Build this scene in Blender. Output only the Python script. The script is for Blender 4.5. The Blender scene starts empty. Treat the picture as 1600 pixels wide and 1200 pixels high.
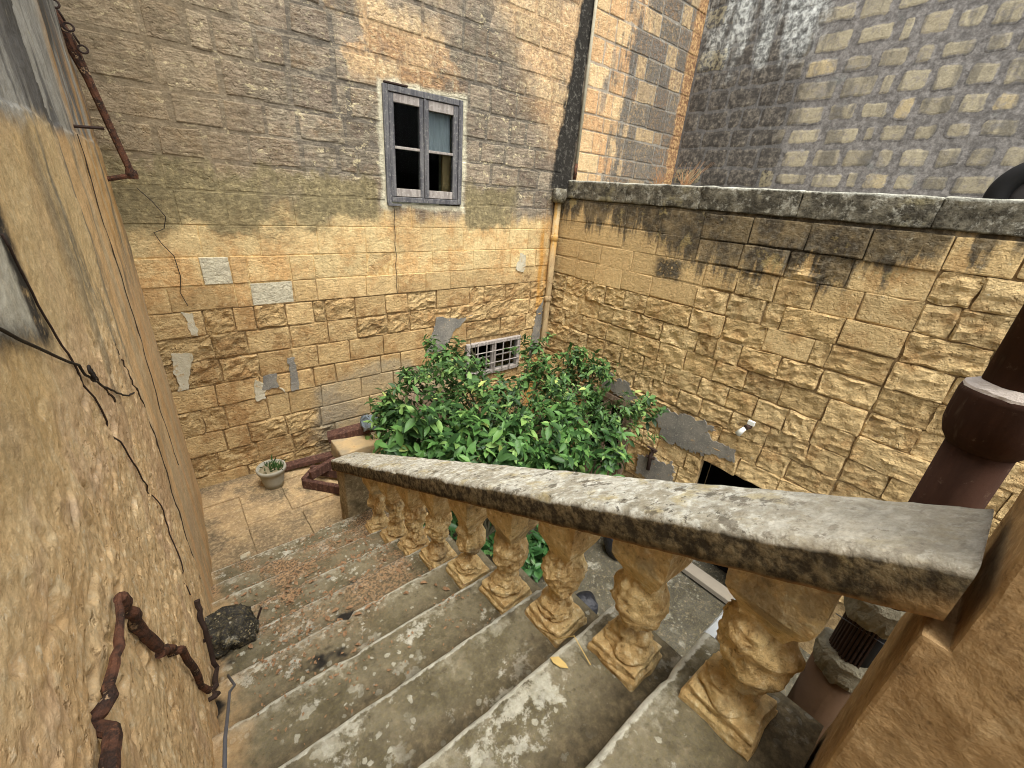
import bpy, bmesh, math, random
from mathutils import Vector, Matrix, noise as mnoise
R = math.radians
random.seed(7)
scene = bpy.context.scene
COL = scene.collection

# ------------------------------------------------------------------ camera
YAW, PITCH, ROLL, FOC = 0.717192519, 0.425791967, 0.0800355682, 659.24575
cy, sy, cp, sp = math.cos(YAW), math.sin(YAW), math.cos(PITCH), math.sin(PITCH)
fwd = Vector((sy*cp, cy*cp, -sp)); rgt = Vector((cy, -sy, 0)); upv = rgt.cross(fwd)
r2 = math.cos(ROLL)*rgt + math.sin(ROLL)*upv
u2 = -math.sin(ROLL)*rgt + math.cos(ROLL)*upv
cam_d = bpy.data.cameras.new('camera'); cam = bpy.data.objects.new('camera', cam_d); COL.objects.link(cam)
cam_d.sensor_fit = 'HORIZONTAL'; cam_d.sensor_width = 36.0; cam_d.lens = FOC/1600*36.0
cam_d.clip_start = 0.02; cam_d.clip_end = 300
cam.matrix_world = Matrix(((r2.x, u2.x, -fwd.x, 0), (r2.y, u2.y, -fwd.y, 0), (r2.z, u2.z, -fwd.z, 0), (0, 0, 0, 1)))
scene.camera = cam

# ------------------------------------------------------------------ light
SUN_DIR = Vector((-.10, -.36, .93)).normalized()   # towards the sun
w = bpy.data.worlds.new('World'); scene.world = w; w.use_nodes = True
wn = w.node_tree; bg = wn.nodes['Background']
sky = wn.nodes.new('ShaderNodeTexSky'); sky.sky_type = 'NISHITA'; sky.sun_disc = False
sky.sun_elevation = math.asin(SUN_DIR.z); sky.sun_rotation = math.atan2(SUN_DIR.x, SUN_DIR.y)
sky.air_density = 1.0; sky.dust_density = 3.0
hs = wn.nodes.new('ShaderNodeHueSaturation'); hs.inputs['Saturation'].default_value = 0.22
wn.links.new(sky.outputs[0], hs.inputs['Color']); wn.links.new(hs.outputs[0], bg.inputs[0])
bg.inputs[1].default_value = 0.15
sl = bpy.data.lights.new('sun', 'SUN'); sl.energy = 1.4; sl.angle = R(38); sl.color = (1.0, 0.95, 0.87)
so = bpy.data.objects.new('sun', sl); COL.objects.link(so)
so.rotation_euler = SUN_DIR.to_track_quat('Z', 'Y').to_euler(); so.location = (0, 0, 8)
scene.view_settings.view_transform = 'Standard'; scene.view_settings.look = 'None'
scene.view_settings.gamma = 1.0; scene.view_settings.exposure = 1.42
scene.cycles.filter_width = 1.0
scene.cycles.max_bounces = 8; scene.cycles.diffuse_bounces = 5

# ------------------------------------------------------------------ helpers: objects
def link(o, parent=None):
    COL.objects.link(o)
    if parent: o.parent = parent
    return o
def props(o, label=None, cat=None, group=None, kind=None):
    if label: o['label'] = label
    if cat: o['category'] = cat
    if group: o['group'] = group
    if kind: o['kind'] = kind
    return o
WLOC = {}
def empty(name, loc, label, cat, group=None):
    o = bpy.data.objects.new(name, None); link(o); o.location = loc; o.empty_display_size = .1
    WLOC[o] = Vector(loc)
    return props(o, label, cat, group)
def wl(o): return WLOC.get(o, Vector((0, 0, 0)))
def mk(name, verts, faces, mat, parent=None, loc=None, rotz=0, smooth=False, mats=None, midx=None):
    """link one mesh object; verts are in world coordinates unless loc is given (then local about loc)"""
    me = bpy.data.meshes.new(name); me.from_pydata([tuple(v) for v in verts], [], faces)
    if mats:
        for m in mats: me.materials.append(m)
        if midx: me.polygons.foreach_set('material_index', midx)
    elif mat: me.materials.append(mat)
    if smooth: me.polygons.foreach_set('use_smooth', [True]*len(me.polygons))
    me.update()
    o = bpy.data.objects.new(name, me); link(o, parent)
    L = Vector(loc) if loc is not None else Vector((0, 0, 0))
    if loc is None:                       # re-centre the origin on the mesh
        n = max(1, len(verts)); c = Vector((sum(v[0] for v in verts)/n, sum(v[1] for v in verts)/n, sum(v[2] for v in verts)/n))
        me.transform(Matrix.Translation(-c)); L = c
    WLOC[o] = L
    o.location = L - wl(parent) if parent else L
    o.rotation_euler = (0, 0, rotz)
    return o
def fbm(p, oct=3):
    a = 1; s = 0; q = Vector(p)
    for _ in range(oct):
        s += a*mnoise.noise(q); q = q*2.03 + Vector((3.1, 1.7, 5.3)); a *= .5
    return s
def jit(verts, amp, sc, seed=0):
    o = []
    off = Vector((seed*7.31, seed*3.17, seed*1.93))
    for v in verts:
        p = Vector(v)*sc + off
        o.append(Vector(v) + Vector((fbm(p), fbm(p+Vector((17, 0, 0))), fbm(p+Vector((0, 23, 0)))))*amp)
    return o
def box(x0, x1, y0, y1, z0, z1):
    v = [(x0,y0,z0),(x1,y0,z0),(x1,y1,z0),(x0,y1,z0),(x0,y0,z1),(x1,y0,z1),(x1,y1,z1),(x0,y1,z1)]
    f = [(0,3,2,1),(4,5,6,7),(0,1,5,4),(1,2,6,5),(2,3,7,6),(3,0,4,7)]
    return [Vector(a) for a in v], f
def bbox(x0, x1, y0, y1, z0, z1, bev=.006, seg=2, sub=0):
    v, f = box(x0, x1, y0, y1, z0, z1)
    bm = bmesh.new(); vs = [bm.verts.new(a) for a in v]
    for q in f: bm.faces.new([vs[i] for i in q])
    if bev: bmesh.ops.bevel(bm, geom=bm.edges[:], offset=bev, segments=seg, affect='EDGES', profile=.6)
    if sub: bmesh.ops.subdivide_edges(bm, edges=[e for e in bm.edges if e.calc_length() > .03], cuts=sub, use_grid_fill=True)
    bm.verts.index_update(); V = [a.co.copy() for a in bm.verts]; F = [tuple(a.index for a in q.verts) for q in bm.faces]
    bm.free(); return V, F
def join(parts):
    V = []; F = []
    for v, f in parts:
        n = len(V); V += list(v); F += [tuple(i+n for i in q) for q in f]
    return V, F
def tube(pts, r, seg=8, cap=True):
    pts = [Vector(p) for p in pts]; V = []; F = []; n = len(pts); prev = None
    for i, p in enumerate(pts):
        d = (pts[min(i+1, n-1)] - pts[max(i-1, 0)]).normalized()
        if prev is None:
            a = Vector((0, 0, 1)) if abs(d.z) < .9 else Vector((1, 0, 0)); e1 = d.cross(a).normalized()
        else: e1 = (prev - d*prev.dot(d)).normalized()
        prev = e1; e2 = d.cross(e1); rr = r[i] if isinstance(r, (list, tuple)) else r
        for k in range(seg):
            t = 2*math.pi*k/seg; V.append(p + (e1*math.cos(t) + e2*math.sin(t))*rr)
    for i in range(n-1):
        for k in range(seg):
            a = i*seg+k; b = i*seg+(k+1) % seg; F.append((a, b, b+seg, a+seg))
    if cap: F.append(tuple(range(seg))[::-1]); F.append(tuple(range((n-1)*seg, n*seg)))
    return V, F
def lathe(prof, seg=24, c=(0, 0, 0), cap=True):
    V = []; F = []; n = len(prof); c = Vector(c)
    for r, z in prof:
        for k in range(seg):
            t = 2*math.pi*k/seg; V.append(c + Vector((r*math.cos(t), r*math.sin(t), z)))
    for i in range(n-1):
        for k in range(seg):
            a = i*seg+k; b = i*seg+(k+1) % seg; F.append((a, b, b+seg, a+seg))
    if cap: F.append(tuple(range(seg))[::-1]); F.append(tuple(range((n-1)*seg, n*seg)))
    return V, F
def torus(R0, r, n=32, m=10, c=(0, 0, 0), M=None):
    V = []; F = []
    for i in range(n):
        a = 2*math.pi*i/n
        for k in range(m):
            b = 2*math.pi*k/m; p = Vector(((R0+r*math.cos(b))*math.cos(a), (R0+r*math.cos(b))*math.sin(a), r*math.sin(b)))
            if M: p = M @ p
            V.append(p+Vector(c))
    for i in range(n):
        for k in range(m):
            F.append((i*m+k, ((i+1) % n)*m+k, ((i+1) % n)*m+(k+1) % m, i*m+(k+1) % m))
    return V, F
def obb(a, b, wd, th, up=(0, 0, 1), bev=.004):
    """a squared bar from a to b"""
    a = Vector(a); b = Vector(b); d = b-a; L = d.length; d.normalize(); up = Vector(up)
    s = d.cross(up).normalized(); u = s.cross(d)
    V, F = bbox(0, L, -wd/2, wd/2, -th/2, th/2, bev, 1)
    return [a + d*v.x + s*v.y + u*v.z for v in V], F

# ------------------------------------------------------------------ helpers: materials
SAT = .84          # surface colours are a little greyer than they look in warm bounced light
def S(r, g, b, k=1.0):
    def c(x):
        x /= 255.0
        return (x/12.92 if x <= .04045 else ((x+.055)/1.055)**2.4)*k
    R_, G_, B_ = c(r)*.97, c(g)*1.015, c(b)*.96; L_ = .3*R_+.55*G_+.15*B_; q = SAT
    return (L_+(R_-L_)*q, L_+(G_-L_)*q, L_+(B_-L_)*q, 1)
class G:
    def __init__(s, name, rough=.92, spec=.25):
        s.m = bpy.data.materials.new(name); s.m.use_nodes = True; s.nt = s.m.node_tree
        s.b = s.nt.nodes['Principled BSDF']; s.b.inputs['Roughness'].default_value = rough
        s.b.inputs['Specular IOR Level'].default_value = spec
        g = s.nt.nodes.new('ShaderNodeNewGeometry'); s.P = g.outputs['Position']; s.Nrm = g.outputs['Normal']
        sx = s.nt.nodes.new('ShaderNodeSeparateXYZ'); s.l(s.P, sx.inputs[0]); s.x, s.y, s.z = sx.outputs
    def l(s, a, b): s.nt.links.new(a, b)
    def put(s, sock, v):
        if hasattr(v, 'is_output'): s.l(v, sock)
        else: sock.default_value = v[:3] if sock.type == 'VECTOR' and len(v) == 4 else v
    def f(s, op, a, b=0.0, c=0.0, clamp=False):
        n = s.nt.nodes.new('ShaderNodeMath'); n.operation = op; n.use_clamp = clamp
        for i, v in enumerate((a, b, c)): s.put(n.inputs[i], v)
        return n.outputs[0]
    def add(s, a, b): return s.f('ADD', a, b)
    def mul(s, a, b): return s.f('MULTIPLY', a, b)
    def sub(s, a, b): return s.f('SUBTRACT', a, b)
    def mx(s, a, b): return s.f('MAXIMUM', a, b)
    def mn(s, a, b): return s.f('MINIMUM', a, b)
    def ss(s, v, a, b):
        n = s.nt.nodes.new('ShaderNodeMapRange'); n.interpolation_type = 'SMOOTHSTEP'
        s.put(n.inputs[0], v)
        if a < b: n.inputs[1].default_value = a; n.inputs[2].default_value = b
        else: n.inputs[1].default_value = b; n.inputs[2].default_value = a; n.inputs[3].default_value = 1; n.inputs[4].default_value = 0
        return n.outputs[0]
    def band(s, v, a, b, e):
        return s.mul(s.ss(v, a-e, a+e), s.ss(v, b+e, b-e))
    def vec(s, scale=(1, 1, 1), off=(0, 0, 0), src=None):
        n = s.nt.nodes.new('ShaderNodeVectorMath'); n.operation = 'MULTIPLY_ADD'
        s.l(src or s.P, n.inputs[0]); n.inputs[1].default_value = scale; n.inputs[2].default_value = off
        return n.outputs[0]
    def noise(s, sc, det=4, ro=.55, v=None, dist=0.0):
        n = s.nt.nodes.new('ShaderNodeTexNoise'); s.l(v or s.P, n.inputs['Vector'])
        n.inputs['Scale'].default_value = sc; n.inputs['Detail'].default_value = det
        n.inputs['Roughness'].default_value = ro; n.inputs['Distortion'].default_value = dist
        return n.outputs['Fac']
    def vor(s, sc, v=None, feat='F1', rand=1.0):
        n = s.nt.nodes.new('ShaderNodeTexVoronoi'); n.feature = feat; s.l(v or s.P, n.inputs['Vector'])
        n.inputs['Scale'].default_value = sc; n.inputs['Randomness'].default_value = rand
        return n.outputs['Distance']
    def mix(s, f, a, b, mode='MIX'):
        n = s.nt.nodes.new('ShaderNodeMix'); n.data_type = 'RGBA'; n.blend_type = mode
        s.put(n.inputs[0], f); s.put(n.inputs[6], a); s.put(n.inputs[7], b)
        return n.outputs[2]
    def val(s, c, f):            # scale a colour by a factor
        n = s.nt.nodes.new('ShaderNodeVectorMath'); n.operation = 'SCALE'; s.put(n.inputs[0], c); s.put(n.inputs[3], f)
        return n.outputs[0]
    def oc(s):
        n = s.nt.nodes.new('ShaderNodeObjectInfo'); q = s.nt.nodes.new('ShaderNodeSeparateColor'); s.l(n.outputs['Color'], q.inputs[0])
        return q.outputs[0], q.outputs[1], q.outputs[2], n.outputs['Alpha']
    def rnd(s):
        n = s.nt.nodes.new('ShaderNodeObjectInfo'); return n.outputs['Random']
    def obj(s):
        n = s.nt.nodes.new('ShaderNodeTexCoord'); return n.outputs['Object']
    def attr(s, name):
        n = s.nt.nodes.new('ShaderNodeAttribute'); n.attribute_name = name; return n.outputs['Fac']
    grit = 0.0
    def col(s, c):
        if s.grit:
            n = s.add(s.mul(s.noise(55, 5, .78), .7), s.mul(s.noise(17, 4, .7), .5))
            c = s.val(c, s.mx(.3, s.add(1, s.mul(s.sub(n, .6), s.grit))))
        s.put(s.b.inputs['Base Color'], c); return s
    def bump(s, h, st=1.0, d=.01, prev=None):
        n = s.nt.nodes.new('ShaderNodeBump'); s.put(n.inputs['Strength'], st); n.inputs['Distance'].default_value = d
        s.l(h, n.inputs['Height'])
        if prev: s.l(prev, n.inputs['Normal'])
        s.l(n.outputs[0], s.b.inputs['Normal']); return n.outputs[0]
def plain(name, c, rough=.7, var=.25, sc=20, bump=.3, bd=.003, spec=.3, metal=0.0):
    g = G(name, rough, spec); n = g.noise(sc, 5, .6)
    g.col(g.val(c, g.add(1-var, g.mul(n, 2*var)))); g.b.inputs['Metallic'].default_value = metal
    if bump: g.bump(g.noise(sc*2.5, 5, .65), bump, bd)
    return g.m

# ------------------------------------------------------------------ stone wall materials
def relief(g, rough):
    """chiselled, layered, pitted stone relief; rough is a 0..1 socket"""
    a = g.noise(9, 6, .62, dist=.6); b = g.noise(38, 4, .6); lay = g.noise(10, 5, .66, g.vec((1, 1, 2.2)), .5)
    pit = g.ss(g.noise(26, 2, .5), .38, .28)
    h = g.add(g.add(g.mul(a, .8), g.mul(lay, .7)), g.sub(g.mul(b, .5), g.mul(pit, .35)))
    h = g.add(h, g.mul(g.noise(80, 3, .6), .22)); g.bump(h, g.add(.30, g.mul(rough, .70)), .045)
    return a, b, lay, pit
def back_mat(mortar=False):
    g = G('back_wall_mortar' if mortar else 'back_wall_limestone', .95, .15); g.grit = 1.7
    br, hu, ro, pale = g.oc()
    n1 = g.noise(1.1, 4, .6); n2 = g.noise(4.5, 5, .65); n3 = g.noise(24, 5, .65); ns = g.noise(3.0, 5, .6, g.vec((2.2, 1, .35)))
    nb = g.noise(2.0, 5, .68); zz = g.add(g.z, g.add(g.mul(g.sub(n2, .5), .5), g.mul(g.sub(nb, .5), .5))); zs = g.add(g.z, g.add(g.mul(g.sub(ns, .5), .5), g.mul(g.sub(nb, .5), .35)))
    low = g.mix(hu, S(190, 154, 98), S(206, 170, 112))
    low = g.mix(g.ss(n2, .42, .68), low, S(168, 126, 72)); low = g.mix(g.mul(g.ss(n3, .52, .75), .6), low, S(222, 192, 140))
    org = g.mix(g.ss(n2, .38, .62), S(222, 190, 130), S(206, 158, 94)); org = g.mix(g.mul(g.ss(n3, .5, .72), .55), org, S(236, 206, 146))
    org = g.mix(g.mul(hu, .45), org, S(196, 158, 104))
    upp = g.mix(br, S(126, 107, 93), S(160, 140, 118)); upp = g.mix(g.ss(n2, .45, .72), upp, S(128, 104, 78))
    upp = g.mix(g.mul(g.ss(n3, .55, .74), .75), upp, S(196, 178, 146)); upp = g.mix(g.mul(g.ss(n3, .45, .3), .6), upp, S(82, 74, 66))
    if mortar:
        upp = g.mix(g.ss(n3, .4, .7), S(104, 94, 84), S(128, 116, 103)); org = g.mix(g.ss(n3, .4, .6), S(206, 160, 92), S(226, 194, 130)); low = g.mix(g.ss(n3, .4, .65), S(150, 118, 74), S(196, 160, 106))
    if not mortar:
        sm = g.mx(g.ss(g.noise(3.4, 5, .7), .50, .60), g.mul(g.ss(g.noise(8, 5, .7), .54, .62), .7))
        upp = g.mix(g.mul(sm, .72), upp, g.mix(g.ss(n3, .4, .7), S(120, 109, 94), S(146, 134, 114)))
    hat = g.noise(26, 4, .7, g.vec((.35, 1, 2.2)))
    upp = g.mix(g.mul(g.ss(hat, .50, .62), .45), upp, S(182, 164, 138)); upp = g.mix(g.mul(g.ss(hat, .48, .36), .55), upp, S(84, 74, 64))
    chip = g.mul(g.ss(g.noise(9, 6, .76, g.vec((1, 1, 1.7))), .565, .62), g.ss(n1, .38, .5))
    upp = g.mix(g.mul(chip, .85), upp, S(214, 194, 150))
    if not mortar: upp = g.mix(g.mul(g.ss(g.add(g.attr('edge'), g.mul(g.sub(n2, .5), 1.6)), .35, .8), .6), upp, S(132, 120, 102))
    # weathered left half is browner, blocks near the corner stay clean and pale
    upp = g.mix(g.mul(g.ss(g.x, 1.5, .2), .55), upp, g.mix(n2, S(132, 110, 78), S(168, 140, 100)))
    clean = g.mul(g.ss(g.add(g.x, g.mul(g.sub(g.z, 1.0), .8)), 3.7, 4.3), g.ss(g.z, .15, .45))
    clean = g.mx(clean, g.mul(g.band(g.add(g.x, g.mul(g.sub(n2, .5), 1.6)), 1.72, 2.75, .12), g.mul(g.ss(n1, .35, .5), g.band(g.z, .86, 1.75, .08))))
    cleanc = g.mix(hu, S(226, 184, 128), S(208, 150, 88)); cleanc = g.mix(g.mul(g.ss(n3, .5, .7), .6), cleanc, S(232, 214, 166))
    upp = g.mix(g.mul(g.mul(clean, g.add(.35, g.mul(g.ss(n3, .35, .6), .4))), g.ss(n2, .22, .5)), upp, cleanc)
    # orange run-off zone below the olive render
    c = g.mix(g.ss(zz, -1.12, -.92), low, org)
    c = g.mix(g.ss(zs, -.42, -.22), c, upp)
    # sandy render skimmed over the lower middle of the wall
    rx = g.add(g.x, g.mul(g.sub(n2, .5), .55)); rzz = g.add(g.z, g.add(g.mul(g.sub(n2, .5), .35), g.mul(g.sub(n1, .5), .6)))
    rm = g.mul(g.band(rx, 1.06, 3.0, .08), g.ss(g.add(rzz, g.mul(g.f('ABSOLUTE', g.sub(g.x, 1.9)), .25)), -1.86, -1.98))
    rcol = g.mix(g.ss(n1, .4, .6), S(188, 160, 116), S(152, 138, 116)); rcol = g.mix(g.mul(g.ss(n3, .52, .7), .5), rcol, S(206, 166, 112))
    c = g.mix(g.mul(rm, .9), c, rcol)
    # olive lichen band, broken under the window
    ol = g.mix(g.ss(n3, .35, .7), S(122, 108, 76), S(158, 140, 98)); ol = g.mix(g.mul(g.ss(n3, .62, .75), .8), ol, S(214, 190, 118))
    edge = g.add(g.add(g.mul(g.sub(n2, .5), .5), g.mul(g.sub(n3, .5), .16)), g.mul(g.sub(nb, .5), .5))
    olm = g.mul(g.ss(g.add(g.z, edge), -.58, -.42), g.ss(g.add(g.z, edge), .10, -.02))
    xm = g.mx(g.ss(g.x, 1.98, 1.9), g.mul(g.ss(g.x, 2.98, 3.04), g.ss(g.add(g.x, g.mul(n2, .5)), 4.1, 3.9)))
    zlim = g.mx(g.ss(g.x, 1.7, 1.2), g.ss(g.add(g.z, edge), -.46, -.36)); zlim = g.mul(zlim, g.add(.55, g.mul(g.ss(nb, .36, .5), .45)))
    c = g.mix(g.mul(g.mul(olm, xm), g.mul(zlim, .92)), c, ol)
    # wall beyond the drainpipe: peach then blackened
    ext = g.mix(hu, S(222, 184, 132), S(206, 152, 98)); ext = g.mix(g.ss(n3, .5, .75), ext, S(232, 206, 156)); ext = g.mix(g.mul(g.ss(ns, .5, .62), .7), ext, S(150, 134, 118))
    blk = g.mix(g.ss(n3, .4, .7), S(84, 80, 78), S(128, 120, 112)); blk = g.mix(g.mul(g.ss(ns, .6, .75), .8), blk, S(176, 172, 164))
    if not mortar: blk = g.mix(g.mul(g.mul(g.ss(br, .80, .9), .75), g.ss(n3, .36, .56)), blk, S(196, 162, 112))
    dirt = g.mul(g.ss(g.add(g.x, g.add(g.mul(g.sub(n2, .5), 2.2), g.mul(g.sub(ns, .5), 1.6))), 5.3, 5.9), g.add(.55, g.mul(g.ss(n3, .35, .55), .4)))
    ext = g.mix(dirt, ext, blk)
    if mortar: ext = g.mix(.7, ext, g.mix(n3, S(118, 108, 98), S(186, 178, 166)))
    ext = g.mix(g.mul(g.ss(g.add(g.x, g.mul(g.sub(n2, .5), .22)), 6.98, 7.04), .9), ext, g.mix(g.ss(n3, .4, .62), S(150, 104, 68), S(216, 168, 104)))
    c = g.mix(g.mul(g.ss(g.x, 4.72, 4.8), g.ss(g.z, -.3, -.1)), c, ext)
    # black algae column where the gutter leaks
    colx = g.add(4.60, g.mul(g.sub(g.z, .3), .045))
    d = g.f('ABSOLUTE', g.sub(g.x, colx)); d = g.add(d, g.add(g.mul(g.sub(ns, .5), .22), g.mul(g.sub(n2, .5), .16)))
    d = g.sub(d, g.mul(g.ss(g.z, 1.7, .3), .075)); c = g.mix(g.mul(g.ss(d, .16, .10), g.ss(g.z, 0.0, .12)), c, g.mix(g.ss(n3, .5, .72), S(48, 44, 40), S(104, 98, 90)))
    c = g.mix(g.mul(g.band(g.x, 4.28, 4.55, .05), g.mul(g.ss(g.z, .1, -.1), g.ss(ns, .45, .65))), c, S(206, 146, 50))
    # lime splashes around the window opening
    wx = g.mx(g.sub(g.f('ABSOLUTE', g.sub(g.x, 2.487)), .475), g.sub(g.f('ABSOLUTE', g.sub(g.z, .325)), .54))
    c = g.mix(g.mul(g.ss(g.add(wx, g.mul(g.sub(n2, .5), .16)), .055, .01), .75), c, g.mix(n3, S(206, 190, 152), S(232, 224, 200)))
    c = g.mix(g.mul(pale, 1.0), c, g.mix(n3, S(196, 188, 164), S(228, 220, 196)))
    g.col(g.val(c, g.add(.86, g.mul(br, .22))))
    if mortar:
        g.bump(g.add(g.noise(14, 6, .65), g.mul(n3, .5)), .6, .02)
    else: relief(g, ro)
    return g.m
def right_mat(mortar=False):
    g = G('courtyard_wall_mortar' if mortar else 'courtyard_wall_limestone', .95, .15); g.grit = 1.5
    br, hu, ro, pale = g.oc()
    n2 = g.noise(4.0, 5, .65); n3 = g.noise(22, 5, .65); st = g.noise(2.6, 5, .66, g.vec((1, 2.2, .30))); n1 = g.noise(1.3, 3, .5)
    c = g.mix(hu, S(206, 168, 106), S(220, 184, 124)); c = g.mix(g.ss(n2, .45, .7), c, S(190, 146, 86))
    c = g.mix(g.mul(g.ss(n3, .52, .74), .6), c, S(226, 196, 142)); c = g.mix(g.mul(g.ss(n3, .42, .28), .4), c, S(138, 104, 60))
    smooth = g.mul(g.band(g.y, 2.15, 4.3, .12), g.ss(g.z, -1.05, -.95))
    c = g.mix(g.mul(smooth, .8), c, g.mix(n2, S(222, 184, 120), S(212, 172, 114)))
    if mortar:
        c = g.mix(g.ss(n3, .4, .65), S(140, 112, 72), S(186, 154, 106)); c = g.mix(smooth, c, S(200, 166, 112))
    low = g.add(-.40, g.mul(g.band(g.y, .75, 2.75, .5), -.22)); low = g.add(low, g.mul(g.ss(g.y, .75, .35), .22))
    t = g.sub(g.z, low)
    m = g.ss(g.add(t, g.add(g.mul(g.sub(st, .5), 1.5), g.mul(g.sub(n3, .5), .35))), -.04, .20)
    m = g.mul(m, g.add(.76, g.mul(g.ss(n2, .36, .6), .24)))
    m = g.mul(m, g.ss(g.z, -.95, -.6))
    spot = g.mul(g.band(g.y, 2.52, 2.86, .06), g.band(g.add(g.z, g.mul(g.sub(n2, .5), .2)), -.78, -.56, .05))
    m = g.mx(m, g.mul(spot, g.ss(n3, .3, .5)))
    dk = g.mix(g.ss(n3, .42, .7), S(46, 44, 42), S(98, 92, 83)); dk = g.mix(g.mul(g.ss(n2, .58, .68), .6), dk, S(186, 160, 96))
    c = g.mix(g.mul(m, .92), c, dk)
    c = g.mix(g.mul(g.ss(n3, .66, .74), g.mul(g.ss(n1, .5, .6), .8)), c, S(222, 210, 180))
    g.col(g.val(c, g.add(.84, g.mul(br, .26))))
    if mortar: g.bump(g.add(g.noise(14, 6, .65), g.mul(n3, .5)), .6, .02)
    else: relief(g, ro)
    return g.m
def far_mat(mortar=False):
    g = G('far_wall_pointing' if mortar else 'far_wall_stone', .95, .15); g.grit = 1.5
    br, hu, ro, pale = g.oc()
    n2 = g.noise(2.4, 5, .65); n3 = g.noise(17, 5, .65); st = g.noise(2.0, 5, .6, g.vec((1, 2.4, .5)))
    mor = g.mix(g.ss(n3, .35, .7), S(116, 109, 106), S(146, 138, 134)); mor = g.mix(g.mul(g.ss(n2, .6, .72), .5), mor, S(122, 128, 122))
    sto = g.mix(hu, S(164, 150, 126), S(186, 170, 140)); sto = g.mix(g.ss(n3, .5, .75), sto, S(160, 140, 104))
    sto = g.mix(g.mul(g.ss(br, .85, .95), .5), sto, S(196, 166, 112))
    if mortar: c = mor
    else:
        c = g.mix(g.mul(g.ss(n3, .50, .64), .6), sto, mor)
        c = g.mix(g.mul(g.ss(n2, .54, .64), .6), c, mor)
        c = g.mix(g.ss(g.add(g.attr('edge'), g.mul(g.sub(g.noise(8, 5, .7), .5), 1.5)), .3, .8), c, mor); c = g.mix(g.mul(g.ss(st, .5, .64), .6), c, S(98, 93, 90))
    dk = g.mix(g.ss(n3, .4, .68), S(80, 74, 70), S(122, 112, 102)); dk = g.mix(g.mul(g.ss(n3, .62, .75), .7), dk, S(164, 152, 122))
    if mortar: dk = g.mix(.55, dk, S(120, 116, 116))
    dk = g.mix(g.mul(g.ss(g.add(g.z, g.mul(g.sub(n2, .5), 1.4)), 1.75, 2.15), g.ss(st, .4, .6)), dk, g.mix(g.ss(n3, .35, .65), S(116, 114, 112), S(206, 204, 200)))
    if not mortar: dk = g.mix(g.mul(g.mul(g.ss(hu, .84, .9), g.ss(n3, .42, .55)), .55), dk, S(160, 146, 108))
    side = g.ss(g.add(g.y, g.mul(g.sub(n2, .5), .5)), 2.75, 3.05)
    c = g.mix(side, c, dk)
    g.col(g.val(c, g.add(.88, g.mul(br, .2))))
    h = g.add(g.noise(8, 6, .65, dist=.5), g.mul(n3, .4)); g.bump(h, .55, .025)
    return g.m
M_back, M_backm = back_mat(), back_mat(True)
M_right, M_rightm = right_mat(), right_mat(True)
M_far, M_farm = far_mat(), far_mat(True)

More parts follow.
